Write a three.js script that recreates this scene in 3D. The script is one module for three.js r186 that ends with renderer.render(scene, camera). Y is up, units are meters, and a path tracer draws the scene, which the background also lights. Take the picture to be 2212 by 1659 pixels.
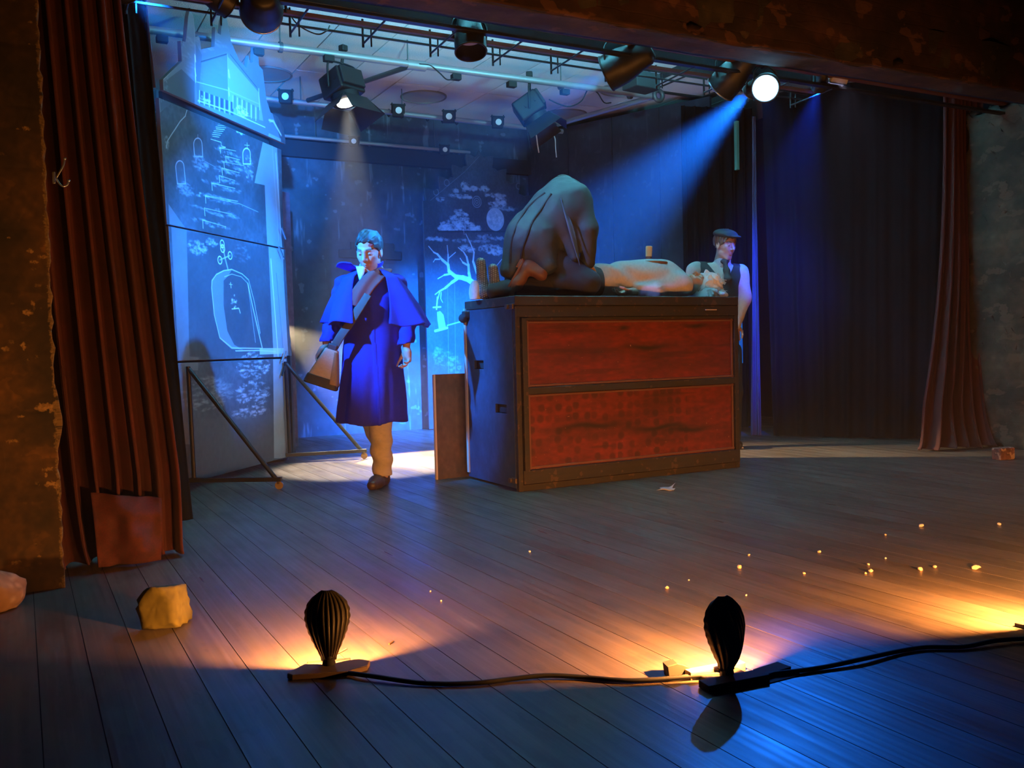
import * as THREE from 'three';
import { RoundedBoxGeometry } from 'three/addons/geometries/RoundedBoxGeometry.js';
import { mergeGeometries, mergeVertices } from 'three/addons/utils/BufferGeometryUtils.js';
import { MarchingCubes } from 'three/addons/objects/MarchingCubes.js';
import { RectAreaLightUniformsLib } from 'three/addons/lights/RectAreaLightUniformsLib.js';

// ---------------------------------------------------------------- camera, haze, exposure
// world: x to stage left, y up, z towards the audience; s = -z is the distance upstage of the camera
const scene = new THREE.Scene();
scene.background = new THREE.Color(0, 0, 0);
scene.fog = new THREE.FogExp2(new THREE.Color(0.85, 0.92, 1.0), 0.006);
const EYE = 0.95, FOCAL = 1954.2, YAW = 28.521 * Math.PI / 180, PITCH = 2.447 * Math.PI / 180, ROLL = -1.4086 * Math.PI / 180;
const camera = new THREE.PerspectiveCamera(2 * Math.atan(829.5 / FOCAL) * 180 / Math.PI, 2212 / 1659, 0.05, 60);
const RIGHT0 = new THREE.Vector3(Math.cos(YAW), 0, Math.sin(YAW));
const UP0 = new THREE.Vector3(Math.sin(YAW) * Math.sin(PITCH), Math.cos(PITCH), -Math.cos(YAW) * Math.sin(PITCH));
const FWD = new THREE.Vector3(Math.sin(YAW) * Math.cos(PITCH), -Math.sin(PITCH), -Math.cos(YAW) * Math.cos(PITCH));
const RIGHT = RIGHT0.clone().multiplyScalar(Math.cos(ROLL)).addScaledVector(UP0, Math.sin(ROLL));
const UP = UP0.clone().multiplyScalar(Math.cos(ROLL)).addScaledVector(RIGHT0, -Math.sin(ROLL));
camera.matrixAutoUpdate = true;
camera.position.set(0, EYE, 0);
camera.quaternion.setFromRotationMatrix(new THREE.Matrix4().makeBasis(RIGHT, UP, FWD.clone().negate()));
const renderer = new THREE.WebGLRenderer({ antialias: true });
renderer.toneMapping = THREE.LinearToneMapping;
renderer.toneMappingExposure = 1.0;
renderer.shadowMap.enabled = true;
RectAreaLightUniformsLib.init();

// lamp colours (linear) and candelas
const BLUE = [0.006, 0.17, 1.0], CYANBLUE = [0.01, 0.26, 1.0], WARM = [1.0, 0.36, 0.075], WHITE = [1.0, 0.9, 0.72];
const LAMP = {
  beam: 2300, wash: 270, pool: 50, front: 8, key: 140, castle: 360, fresnel: 210, ceiling: 135, side: 380, foot: 3.8, down: 6, body: 36, flood: 13, strip: 150, back: 300, house: 0.35,
};

// ---------------------------------------------------------------- small helpers
const V = (x, y, s) => new THREE.Vector3(x, y, -s);
const P3 = (x, y, z) => new THREE.Vector3(x, y, z);
function ray(px, py) { return FWD.clone().addScaledVector(RIGHT, (px - 1106) / FOCAL).addScaledVector(UP, -(py - 829.5) / FOCAL); }
const onFloor = (px, py, h = 0) => { const d = ray(px, py); return P3(0, EYE, 0).addScaledVector(d, (h - EYE) / d.y); };
const atS = (px, py, s) => { const d = ray(px, py); return P3(0, EYE, 0).addScaledVector(d, s / -d.z); };
function mulberry(a) { return () => { a = (a + 0x6d2b79f5) | 0; let t = Math.imul(a ^ (a >>> 15), 1 | a); t = (t + Math.imul(t ^ (t >>> 7), 61 | t)) ^ t; return ((t ^ (t >>> 14)) >>> 0) / 4294967296; }; }
const rnd = mulberry(7);
const lerp = THREE.MathUtils.lerp, clamp = THREE.MathUtils.clamp;
const sstep = (x, a, b) => { const t = clamp((x - a) / (b - a), 0, 1); return t * t * (3 - 2 * t); };
function hash(x, y, z) { let h = Math.imul(x, 374761393) + Math.imul(y, 668265263) + Math.imul(z, 2147483647 ^ 1274126177); h = Math.imul(h ^ (h >>> 13), 1274126177); return ((h ^ (h >>> 16)) >>> 0) / 4294967296; }
// value noise that repeats after (nx, ny) cells
function vnoise(x, y, nx, ny, seed) {
  const xi = Math.floor(x), yi = Math.floor(y), fx = x - xi, fy = y - yi, ux = fx * fx * (3 - 2 * fx), uy = fy * fy * (3 - 2 * fy), m = (a, n) => ((a % n) + n) % n;
  const h = (i, j) => hash(m(i, nx), m(j, ny), seed);
  return lerp(lerp(h(xi, yi), h(xi + 1, yi), ux), lerp(h(xi, yi + 1), h(xi + 1, yi + 1), ux), uy);
}
function fbm(u, v, nx, ny, oct, seed) { let a = 0.5, s = 0, t = 0; for (let i = 0; i < oct; i++) { s += a * vnoise(u * nx, v * ny, nx, ny, seed + i * 17); t += a; a *= 0.5; nx *= 2; ny *= 2; } return s / t; }
function noise3(x, y, z, seed = 3) {
  const xi = Math.floor(x), yi = Math.floor(y), zi = Math.floor(z), f = (t) => t * t * (3 - 2 * t), ux = f(x - xi), uy = f(y - yi), uz = f(z - zi), h = (i, j, k) => hash(i + k * 157, j + k * 311, seed);
  return lerp(lerp(lerp(h(xi, yi, zi), h(xi + 1, yi, zi), ux), lerp(h(xi, yi + 1, zi), h(xi + 1, yi + 1, zi), ux), uy), lerp(lerp(h(xi, yi, zi + 1), h(xi + 1, yi, zi + 1), ux), lerp(h(xi, yi + 1, zi + 1), h(xi + 1, yi + 1, zi + 1), ux), uy), uz) * 2 - 1;
}
function dataTex(w, h, fn, srgb, repeat = 1) {
  const d = new Uint8Array(w * h * 4);
  for (let j = 0; j < h; j++) for (let i = 0; i < w; i++) { const c = fn(i / w, j / h), o = (j * w + i) * 4; for (let k = 0; k < 3; k++) d[o + k] = clamp((Array.isArray(c) ? c[k] : c) * 255, 0, 255); d[o + 3] = 255; }
  const t = new THREE.DataTexture(d, w, h); t.wrapS = t.wrapT = THREE.RepeatWrapping; t.magFilter = t.minFilter = THREE.LinearFilter; if (srgb) t.colorSpace = THREE.SRGBColorSpace; t.repeat.set(repeat, repeat); t.needsUpdate = true; return t;
}
const mix3 = (a, b, t) => [lerp(a[0], b[0], t), lerp(a[1], b[1], t), lerp(a[2], b[2], t)];
const std = (color, roughness = 0.8, o = {}) => { const m = new THREE.MeshPhysicalMaterial({ color: Array.isArray(color) ? new THREE.Color().setRGB(...color) : color, roughness, side: THREE.DoubleSide, ...o }); return m; };
// uv in metres from the face direction
function uvBox(g, scale = 1) {
  if (g.index) g = g.toNonIndexed();
  const p = g.attributes.position, n = g.attributes.normal, uv = new Float32Array(p.count * 2);
  for (let t = 0; t < p.count; t += 3) {
    const x = Math.abs(n.getX(t)), y = Math.abs(n.getY(t)), z = Math.abs(n.getZ(t)), a = x > y && x > z ? [2, 1] : y > z ? [0, 2] : [0, 1];
    for (let k = 0; k < 3; k++) { uv[(t + k) * 2] = p.getComponent(t + k, a[0]) * scale; uv[(t + k) * 2 + 1] = p.getComponent(t + k, a[1]) * scale; }
  }
  g.setAttribute('uv', new THREE.BufferAttribute(uv, 2)); return g;
}
const numbers = new Map();
function numbered(name) { const n = numbers.get(name) ?? 0; numbers.set(name, n + 1); return n ? name + '_' + String(n).padStart(3, '0') : name; }
function shade(o) { o.traverse((m) => { if (m.isMesh) { m.castShadow = true; m.receiveShadow = true; } }); return o; }
// a part: one mesh (or several geometries merged) under its thing
function merged(gs) {
  gs = [].concat(gs);
  if (gs.length === 1) return gs[0];
  const keep = gs.every((g) => g.attributes.color) ? ['position', 'normal', 'uv', 'color'] : ['position', 'normal', 'uv'];
  return mergeGeometries(gs.map((g) => { g = g.index ? g.toNonIndexed() : g.clone(); for (const k of Object.keys(g.attributes)) if (!keep.includes(k)) g.deleteAttribute(k); if (!g.attributes.uv) g.setAttribute('uv', new THREE.BufferAttribute(new Float32Array(g.attributes.position.count * 2), 2)); return g; }));
}
function part(name, geos, mat, parent, label) {
  const m = new THREE.Mesh(merged(geos), mat); m.name = parent === scene ? numbered(name) : name; m.castShadow = m.receiveShadow = true; parent.add(m);
  if (label) m.userData.label = label;
  return m;
}
function tag(o, label, category, group, kind) { o.userData.label = label; o.userData.category = category; if (group) o.userData.group = group; if (kind) o.userData.kind = kind; return o; }
function thing(name, label, category, pos = P3(0, 0, 0), turn = 0, group) {
  const g = new THREE.Group(); g.name = numbered(name); g.position.copy(pos); g.rotation.y = turn; scene.add(g); return tag(g, label, category, group);
}
function struct(name, geos, mat, parent = scene) { const m = part(name, geos, mat, parent); if (parent === scene) m.userData.kind = 'structure'; return m; }
function structGroup(name) { const g = new THREE.Group(); g.name = numbered(name); g.userData.kind = 'structure'; scene.add(g); return g; }
function box(w, h, d, x = 0, y = 0, z = 0, r = 0) {
  const g = r ? new RoundedBoxGeometry(w, h, d, 2, Math.min(r, w / 2.1, h / 2.1, d / 2.1)) : new THREE.BoxGeometry(w, h, d); g.translate(x, y, z); return g;
}
function boxAB(x0, x1, y0, y1, s0, s1, r = 0) { return box(x1 - x0, y1 - y0, s1 - s0, (x0 + x1) / 2, (y0 + y1) / 2, -(s0 + s1) / 2, r); }
function cyl(r0, r1, h, seg = 20) { return new THREE.CylinderGeometry(r0, r1, h, seg); }
const YUP = P3(0, 1, 0);
function bar(a, b, r, r2 = r, seg = 10) {
  const d = b.clone().sub(a), g = new THREE.CylinderGeometry(r2, r, d.length(), seg); g.applyQuaternion(new THREE.Quaternion().setFromUnitVectors(YUP, d.clone().normalize())); g.translate((a.x + b.x) / 2, (a.y + b.y) / 2, (a.z + b.z) / 2); return g;
}
function beam(a, b, w, h, up = YUP) { // box-section bar from a to b
  const d = b.clone().sub(a), z = d.clone().normalize(), x = up.clone().cross(z).normalize(), y = z.clone().cross(x), g = new RoundedBoxGeometry(w, h, d.length(), 1, Math.min(w, h) * 0.12);
  g.applyMatrix4(new THREE.Matrix4().makeBasis(x, y, z)); g.translate((a.x + b.x) / 2, (a.y + b.y) / 2, (a.z + b.z) / 2); return g;
}
const tube = (pts, r, seg = 40, rs = 8) => new THREE.TubeGeometry(new THREE.CatmullRomCurve3(pts), seg, r, rs);
function place(g, pos, rx = 0, ry = 0, rz = 0, sc = 1) { g.applyMatrix4(new THREE.Matrix4().compose(pos, new THREE.Quaternion().setFromEuler(new THREE.Euler(rx, ry, rz, 'YXZ')), P3(sc, sc, sc))); return g; }
// closed sheet of cloth or board: fn(u, v) -> point, given a thickness along its normal
function sheet(fn, nu, nv, t = 0.004, closed = false) {
  const pos = [], uv = [], idx = [], grid = [];
  for (let j = 0; j <= nv; j++) for (let i = 0; i <= nu; i++) grid.push(fn(i / nu, j / nv));
  const at = (i, j) => { if (closed) i = ((i % nu) + nu) % nu; return grid[clamp(j, 0, nv) * (nu + 1) + clamp(i, 0, nu)]; };
  const nrm = [];
  for (let j = 0; j <= nv; j++) for (let i = 0; i <= nu; i++) nrm.push(at(i + 1, j).clone().sub(at(i - 1, j)).cross(at(i, j + 1).clone().sub(at(i, j - 1))).normalize());
  const N = grid.length;
  for (let side = 0; side < 2; side++) for (let k = 0; k < N; k++) { const p = grid[k].clone().addScaledVector(nrm[k], side ? -t : 0); pos.push(p.x, p.y, p.z); uv.push((k % (nu + 1)) / nu, Math.floor(k / (nu + 1)) / nv); }
  const q = (a, b, c, d) => idx.push(a, b, c, a, c, d), w = nu + 1;
  for (let j = 0; j < nv; j++) for (let i = 0; i < nu; i++) { const a = j * w + i; q(a, a + 1, a + w + 1, a + w); q(N + a, N + a + w, N + a + w + 1, N + a + 1); }
  for (let i = 0; i < nu; i++) { q(i, N + i, N + i + 1, i + 1); const a = nv * w + i; q(a, a + 1, N + a + 1, N + a); }
  if (!closed) for (let j = 0; j < nv; j++) { const a = j * w; q(a, a + w, N + a + w, N + a); const b = a + nu; q(b, N + b, N + b + w, b + w); }
  const g = new THREE.BufferGeometry(); g.setAttribute('position', new THREE.Float32BufferAttribute(pos, 3)); g.setAttribute('uv', new THREE.Float32BufferAttribute(uv, 2)); g.setIndex(idx); g.computeVertexNormals(); return g;
}
// flat board cut to an outline: shape in metres (u along, v up), front face towards +z
function cutout(pts, depth, bevel = 0.003) {
  const g = new THREE.ExtrudeGeometry(new THREE.Shape(pts.map((p) => new THREE.Vector2(p[0], p[1]))), { depth: depth - bevel * 2, bevelEnabled: bevel > 0, bevelThickness: bevel, bevelSize: bevel, bevelOffset: -bevel, bevelSegments: 1, curveSegments: 4 }); g.translate(0, 0, -depth + bevel); return g;
}
function clipPoly(pts, axis, lim, keepAbove) {
  const out = [], inside = (p) => (keepAbove ? p[axis] >= lim : p[axis] <= lim);
  pts.forEach((p, i) => { const q = pts[(i + 1) % pts.length]; if (inside(p)) out.push(p); if (inside(p) !== inside(q)) { const t = (lim - p[axis]) / (q[axis] - p[axis]); out.push([lerp(p[0], q[0], t), lerp(p[1], q[1], t)]); } });
  return out;
}
function spot(name, from, to, color, cd, deg, pen, radius = 2, parent = scene) {
  const l = new THREE.SpotLight(new THREE.Color().setRGB(...color), cd, 0, deg * Math.PI / 180, pen, 2); l.name = name; l.position.copy(from); l.target.position.copy(to); l.shadow.radius = radius; l.castShadow = true; l.shadow.mapSize.set(1024, 1024); parent.add(l); parent.add(l.target); return l;
}
function point(name, at, color, cd, radius = 1, parent = scene) { const l = new THREE.PointLight(new THREE.Color().setRGB(...color), cd, 0, 2); l.name = name; l.position.copy(at); l.shadow.radius = radius; l.castShadow = true; parent.add(l); return l; }
function canvasTex(w, h, draw) { const c = document.createElement('canvas'); c.width = w; c.height = h; const x = c.getContext('2d'); draw(x, w, h); const t = new THREE.CanvasTexture(c); t.colorSpace = THREE.SRGBColorSpace; t.magFilter = THREE.LinearFilter; t.wrapS = t.wrapT = THREE.ClampToEdgeWrapping; return t; }
// ---------------------------------------------------------------- materials
const woodTex = dataTex(512, 1024, (u, v) => {
  const g = fbm(u, v, 48, 4, 4, 5), b = fbm(u, v, 5, 6, 4, 9), sc = fbm(u, v, 96, 12, 2, 21), k = 0.40 + 0.12 * (g - 0.5) + 0.15 * (b - 0.5) + (sc > 0.72 ? 0.03 : 0) - (fbm(u, v, 14, 20, 3, 33) > 0.68 ? 0.035 : 0);
  return [k * 1.06, k * 0.95, k * 0.86];
}, true);
const woodRough = dataTex(256, 512, (u, v) => 0.42 + 0.3 * (fbm(u, v, 6, 8, 4, 41) - 0.5) + 0.12 * (fbm(u, v, 50, 6, 2, 43) - 0.5), false);
const woodBump = dataTex(256, 512, (u, v) => 0.5 + 0.5 * (fbm(u, v, 60, 3, 3, 51) - 0.5), false);
const plasterTex = (base, flake, thr, seed) => dataTex(512, 512, (u, v) => {
  const a = fbm(u, v, 5, 7, 5, seed), b = fbm(u, v, 24, 24, 3, seed + 60), c = fbm(u, v, 9, 13, 5, seed + 90);
  let k = mix3(base.map((x) => x * 0.62), base.map((x) => x * 1.35), clamp(a * 1.5 - 0.25, 0, 1)); k = k.map((x) => x * (0.8 + 0.4 * b));
  const f = sstep(c, thr, thr + 0.025); return mix3(k, flake, f * 0.85);
}, true);
const plasterBump = dataTex(512, 512, (u, v) => {
  const row = Math.abs(((v * 14) % 1) - 0.5) * 2, a = fbm(u, v, 8, 9, 5, 301); return clamp(0.25 + a * 0.7 - 0.10 * sstep(row, 0.9, 0.98) + 0.1 * sstep(fbm(u, v, 9, 13, 5, 101 + 90), 0.66, 0.7), 0, 1);
}, false);
const velvetTex = dataTex(256, 256, (u, v) => { const k = 0.8 + 0.35 * (fbm(u, v, 7, 9, 4, 71) - 0.5) + 0.2 * (fbm(u, v, 64, 64, 2, 73) - 0.5); return [k, k, k]; }, true);
const scuffTex = (base, hi, amt, seed, nx = 6, ny = 6) => dataTex(512, 512, (u, v) => {
  const a = fbm(u, v, nx, ny, 5, seed), b = fbm(u, v, 40, 30, 3, seed + 31), st = fbm(u, v, 40, 5, 4, seed + 57), k = base.map((x) => x * (0.7 + 0.6 * a) * (0.85 + 0.3 * b));
  return mix3(k, hi, amt * sstep(st, 0.66, 0.78) + amt * 0.9 * sstep(fbm(u, v, 22, 26, 3, seed + 77), 0.74, 0.8));
}, true);
const M = {
  plank: [0.94, 1.0, 1.06, 0.9].map((k) => std([0.62 * k, 0.60 * k, 0.60 * k], 1, { map: woodTex, roughnessMap: woodRough, bumpMap: woodBump, bumpScale: 0.0012, specularIntensity: 0.9 })),
  deck: std([0.02, 0.018, 0.016], 0.9),
  pillar: null,
  header: std([0.5, 0.42, 0.46], 0.9, { map: plasterTex([0.27, 0.17, 0.125], [0.5, 0.36, 0.25], 0.655, 131), bumpMap: plasterBump, bumpScale: 0.012 }),
  soffit: std([0.7, 0.7, 0.7], 0.85, { map: plasterTex([0.22, 0.19, 0.15], [0.36, 0.28, 0.2], 0.7, 171), bumpMap: plasterBump, bumpScale: 0.006 }),
  plaster: std([0.5, 0.47, 0.47], 0.9, { map: plasterTex([0.32, 0.29, 0.25], [0.46, 0.41, 0.35], 0.65, 211), bumpMap: plasterBump, bumpScale: 0.01 }),
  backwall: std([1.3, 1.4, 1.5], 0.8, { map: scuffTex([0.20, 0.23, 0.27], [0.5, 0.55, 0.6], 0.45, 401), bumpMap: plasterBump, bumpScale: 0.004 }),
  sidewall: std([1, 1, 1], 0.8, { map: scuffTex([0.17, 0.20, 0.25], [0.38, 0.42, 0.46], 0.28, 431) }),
  black: std([0.012, 0.012, 0.014], 0.85), blackMetal: std([0.02, 0.02, 0.022], 0.45, { metalness: 0.5 }), rust: std([0.075, 0.026, 0.016], 0.6), gunmetal: std([0.11, 0.12, 0.13], 0.45, { metalness: 0.6 }),
  ceil: [1, 0.95, 1.03].map((k) => std([0.68 * k, 0.70 * k, 0.68 * k], 0.9, { bumpMap: dataTex(256, 256, (u, v) => fbm(u, v, 60, 60, 2, 91), false, 3), bumpScale: 0.003 })),
  pipe: std([0.32, 0.31, 0.33], 0.45, { metalness: 0.55 }), red: std([0.068, 0.0066, 0.005], 0.9, { map: velvetTex, sheen: 0.12, sheenColor: new THREE.Color(0.9, 0.25, 0.12), sheenRoughness: 0.5 }),
  drape: std([0.0055, 0.006, 0.009], 0.95, { map: velvetTex, specularIntensity: 0.15 }), blueLightDrape: std([0.07, 0.085, 0.20], 0.9, { map: velvetTex }),  // drape edge cloth tinted blue to stand in for lamp light
};

// ---------------------------------------------------------------- the stage
{ // floor: boards run upstage, one mesh each
  const floor = structGroup('floor'), W = 0.1385, g0 = 0.0014, s0 = 0.52, s1 = 9.9, L = s1 - s0, variants = [];
  for (let k = 0; k < 6; k++) {
    const w = W - 2 * g0, sh = new THREE.Shape([[-w / 2, -0.024], [w / 2, -0.024], [w / 2, 0], [-w / 2, 0]].map((p) => new THREE.Vector2(...p)));
    const g = new THREE.ExtrudeGeometry(sh, { depth: L, bevelEnabled: false, steps: 1 }), p = g.attributes.position, uv = new Float32Array(p.count * 2);
    for (let i = 0; i < p.count; i++) { uv[i * 2] = p.getX(i) * 1.3 + k * 0.171; uv[i * 2 + 1] = p.getZ(i) * 0.36 + k * 0.37; }
    g.setAttribute('uv', new THREE.BufferAttribute(uv, 2)); g.translate(0, 0, -s1); variants.push(g);
  }
  for (let k = -6; k <= 57; k++) { const m = struct('plank', variants[(k * 5 + 60) % 6], M.plank[Math.floor(rnd() * 4)], floor); m.position.set(0.0105 + (k + 0.5) * W, 0, 0); }
  struct('deck', boxAB(-0.84, 8.1, -0.09, -0.0018, s0, 9.9), M.deck, floor);
  struct('apron_front', uvBox(boxAB(-0.84, 8.1, -1.0, -0.024, s0 - 0.03, s0)), M.soffit, floor);
}
{ // proscenium: left pier with flaking paint, header, right return
  const s0 = 4.117, x1 = 0.127, wpx = 1.3, hpx = 3.4, cv = 2.6;
  const marks = [[205, 150, 14, 9], [270, 520, 13, 16], [180, 880, 24, 14], [200, 300, 6, 4], [300, 400, 7, 20], [120, 880, 10, 5]].map((m) => [m[0] / 3.16, m[1] / 3.16, m[2] / 3.16, m[3] / 3.16])
    .concat([[205, 290, 20, 14], [290, 330, 30, 12], [230, 365, 26, 9], [190, 710, 34, 16], [225, 650, 12, 22], [160, 940, 16, 32], [35, 960, 22, 16], [310, 1360, 66, 26], [290, 1345, 40, 12], [140, 1420, 26, 6], [350, 150, 6, 50], [60, 200, 12, 6]].map((m) => [m[0] / 3.16, 450 + m[1] / 3.16, m[2] / 3.16, m[3] / 3.16]))
    .concat([[320, 200, 40, 8], [315, 240, 8, 18], [340, 300, 34, 20], [390, 310, 24, 30], [270, 795, 14, 6], [100, 840, 20, 12], [120, 830, 22, 6], [80, 10, 40, 8]].map((m) => [m[0] / 3.16, 950 + m[1] / 3.16, m[2] / 3.16, m[3] / 3.16]));
  const r2 = mulberry(31);
  const tex = canvasTex(768, 2048, (x, w, h) => {
    const px = (u) => (u / wpx) * w, id = x.createImageData(w, h);
    for (let j = 0; j < h; j++) for (let i = 0; i < w; i++) {
      const u = i / w, v = j / h, a = fbm(u, v, 7, 19, 5, 611), b = fbm(u, v, 60, 150, 2, 617), c = fbm(u, v, 14, 60, 4, 619), wv = clamp(1.7 * a - 0.4, 0, 1), o = (j * w + i) * 4;
      let k = mix3([40, 28, 16], [104, 70, 32], wv); k = k.map((q) => q * (0.72 + 0.5 * b) * (c > 0.62 ? 1.22 : 1)); id.data[o] = k[0]; id.data[o + 1] = k[1]; id.data[o + 2] = k[2]; id.data[o + 3] = 255;
    }
    x.putImageData(id, 0, 0);
    const blot = (cx, cy, rx, ry, col) => { for (let n = 0; n < 26; n++) { const a = r2() * 7, q = Math.sqrt(r2()) * 0.9; x.fillStyle = col[Math.floor(r2() * col.length)]; x.globalAlpha = 0.55 + 0.4 * r2(); x.beginPath(); x.ellipse(cx + Math.cos(a) * q * rx, cy + Math.sin(a) * q * ry, rx * (0.12 + 0.3 * r2()), ry * (0.12 + 0.34 * r2()), r2() * 3, 0, 7); x.fill(); } x.globalAlpha = 1; };
    for (const m of marks) { const p = atS(m[0], m[1], s0), q = 1 / (FOCAL / 3.75), U = w - px(x1 - p.x), Y = h - (p.y / hpx) * h; blot(U, Y, px(m[2] * q), (m[3] * q / hpx) * h, ['#c09a62', '#a8824c', '#b08a58', '#8a6a3c']); }
    for (let n = 0; n < 130; n++) blot(w - Math.pow(r2(), 1.3) * w * 0.9, r2() * h, 2 + 6 * r2(), 2 + 5 * r2(), ['#8e6c3e', '#6d5230', '#2a2112']);
    for (let y = 0; y < h; y += 5) if (r2() < 0.6) blot(w - 3, y, 3 + 4 * r2(), 5 + 8 * r2(), ['#8c7046', '#6e5634', '#a08458']);
  });
  M.pillar = std([0.38, 0.38, 0.35], 0.88, { map: tex, bumpMap: plasterBump, bumpScale: 0.01 });
  const pier = structGroup('wall_proscenium_left');
  const edge = mulberry(5), out = [[x1 - wpx, 0], [x1, 0]]; for (let y = 0.04; y < hpx; y += 0.035) out.push([x1 + (edge() - 0.62) * 0.013 + (y < 0.78 && y > 0.62 ? 0.016 : 0), y]); out.push([x1, hpx], [x1 - wpx, hpx]);
  const g = cutout(out, 0.26, 0.004), p = g.attributes.position, uv = g.attributes.uv;
  for (let i = 0; i < p.count; i++) uv.setXY(i, 1 - (x1 - p.getX(i)) / wpx, p.getY(i) / hpx);
  g.translate(0, 0, -s0);
  struct('pier', g, M.pillar, pier);
  struct('wall_panel', uvBox(boxAB(-4, x1 - wpx, -1, 4.6, s0, s0 + 0.26)), M.plaster, pier);
  struct('header_face', (() => { // irregular lower arris, surface uneven
    const nu = 180, nv = 20, gg = sheet((u, v) => { const x = lerp(-1.17, 8.4, u), y = lerp(2.655 + 0.012 * x, 4.6, v * v) , e = v === 0 ? 0.012 * noise3(x * 9, 0, 0, 8) : 0; return V(x, y + e, s0 - 0.02 * noise3(x * 3, y * 5, 1, 6) - 0.012 * noise3(x * 11, y * 13, 2, 7) + (v === 0 ? 0.012 : 0)); }, nu, nv, 0.06);
    return uvBox(gg, 0.8);
  })(), M.header, scene).name = 'wall_header';
  struct('wall_header_soffit', uvBox(sheet((u, v) => { const x = lerp(0.1, 8.4, u); return V(x, 2.66 + 0.012 * x + 0.005 * noise3(x * 5, v * 4, 0, 9), lerp(4.39, s0 + 0.005, v)); }, 100, 6, 0.3)), M.soffit);
  const rt = structGroup('wall_proscenium_right');
  struct('reveal', uvBox(sheet((u, v) => V(7.37 + 0.012 * noise3(u * 20, v * 30, 0, 4), lerp(-0.02, 2.8, v), lerp(4.12, 4.95, u)), 50, 80, 0.25)), M.plaster, rt);
  struct('wall_panel', uvBox(boxAB(7.4, 9.5, -1, 4.6, s0, s0 + 0.26)), M.plaster, rt);
}
{ // stage house
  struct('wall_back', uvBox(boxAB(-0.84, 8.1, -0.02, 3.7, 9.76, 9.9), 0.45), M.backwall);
  struct('wall_stage_right', boxAB(-0.94, -0.84, -0.1, 3.8, 4.37, 9.9), M.black);
  struct('wall_stage_left', boxAB(8.1, 8.2, -0.1, 3.8, 4.37, 9.9), M.black);
  struct('wall_over_header', boxAB(-0.94, 8.2, 2.95, 3.8, 4.38, 4.45), M.black);
  const rec = structGroup('ceiling');
  struct('slab', boxAB(-0.94, 8.2, 3.64, 3.74, 4.37, 9.9), M.black, rec);
  const pw = 0.505, pl = 1.35, g = uvBox(box(pw - 0.009, 0.03, pl - 0.009, 0, 0, 0, 0.003));
  for (let i = -1; i < 17; i++) for (let j = 0; j < 4; j++) { const m = struct('ceiling_tile', g, M.ceil[(i * 7 + j * 5 + 21) % 3], rec); m.position.set(-0.62 + (i + 0.5) * pw, 3.615 + 0.002 * Math.sin(i * 3.1 + j * 1.7), -(4.5 + (j + 0.5) * pl)); }
  // masking wall at stage left, of tall flats
  const a = P3(5.6, 0, -9.74), b = P3(6.52, 0, -7.45), d = b.clone().sub(a), n = 4, len = d.length() / n, mask = structGroup('wall_masking');
  const fg = uvBox(box(len - 0.006, 3.52, 0.04, 0, 1.76, 0, 0.004), 0.5);
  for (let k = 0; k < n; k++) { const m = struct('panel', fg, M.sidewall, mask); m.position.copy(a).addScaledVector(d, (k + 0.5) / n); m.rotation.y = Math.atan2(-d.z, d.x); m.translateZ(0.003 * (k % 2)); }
  // dark band along the top of the back wall
  struct('trim_1', uvBox(boxAB(-0.8, 5.75, 3.03, 3.2, 9.68, 9.76), 0.4), std([0.012, 0.014, 0.024], 0.8));
}
{ // auditorium around the camera
  struct('floor_auditorium', uvBox(boxAB(-4, 9.5, -1.06, -0.98, -5, 0.49)), M.plaster);
  struct('wall_auditorium_left', boxAB(-4.1, -4, -1.06, 4.7, -5, 4.4), M.soffit);
  struct('wall_auditorium_right', boxAB(9.5, 9.6, -1.06, 4.7, -5, 4.4), M.soffit);
  struct('wall_auditorium_back', boxAB(-4, 9.5, -1.06, 4.7, -5.1, -5), M.soffit);
  struct('ceiling_auditorium', boxAB(-4.1, 9.6, 4.6, 4.7, -5.1, 4.45), M.soffit);
}

// ---------------------------------------------------------------- curtains
// hanging cloth: top and bottom lines in plan, folds deeper towards the hem
function curtain(name, label, top, bot, yTop, folds, amp, mat, seed, o = {}) {
  const nu = o.nu ?? 150, nv = o.nv ?? 44, dir = bot[1].clone().sub(bot[0]).normalize(), nrm = P3(-dir.z, 0, dir.x); if (nrm.z < 0) nrm.negate();
  const g = sheet((u, v) => {
    const w = 1 - v, k = Math.pow(w, o.flare ?? 1.2), a = top[0].clone().lerp(top[1], u), b = bot[0].clone().lerp(bot[1], u), p = a.lerp(b, k);
    const ph = u * folds * 2 * Math.PI + 0.7 * noise3(u * 5, v * 1.4, seed, seed), dd = amp * (o.calm ? sstep(u, 0, 0.16) : 1) * (0.55 + 0.6 * w) * (Math.sin(ph) + 0.45 * Math.sin(ph * 2.13 + seed + v * 0.8) + 0.5 * noise3(u * folds * 0.7, v * 2.2, seed + 4, seed));
    p.addScaledVector(nrm, dd); p.addScaledVector(dir, amp * 0.4 * Math.cos(ph)); p.y = lerp(o.hem ?? 0.012, yTop, v);
    if (o.pool && w > 0.86) { const q = sstep(w, 0.86, 1); p.addScaledVector(nrm, o.pool * q * (0.7 + 0.5 * noise3(u * 9, 0, 0, seed))); p.y = lerp(p.y, 0.012 + 0.02 * (0.5 + 0.5 * noise3(u * 14, 1, 0, seed)), q * 0.8); p.addScaledVector(dir, 0.05 * q * noise3(u * 6, 3, 0, seed)); }
    return p;
  }, nu, nv, 0.006);
  return tag(part(name, g, mat, scene), label, 'curtain');
}
curtain('velvet_curtain', 'dark red velvet curtain gathered beside the flaking brown pillar', [V(-0.15, 0, 4.46), V(0.46, 0, 4.5)], [V(-0.1, 0, 4.44), V(0.685, 0, 4.55)], 2.86, 8.5, 0.052, M.red, 11, { pool: 0.05 });
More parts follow.
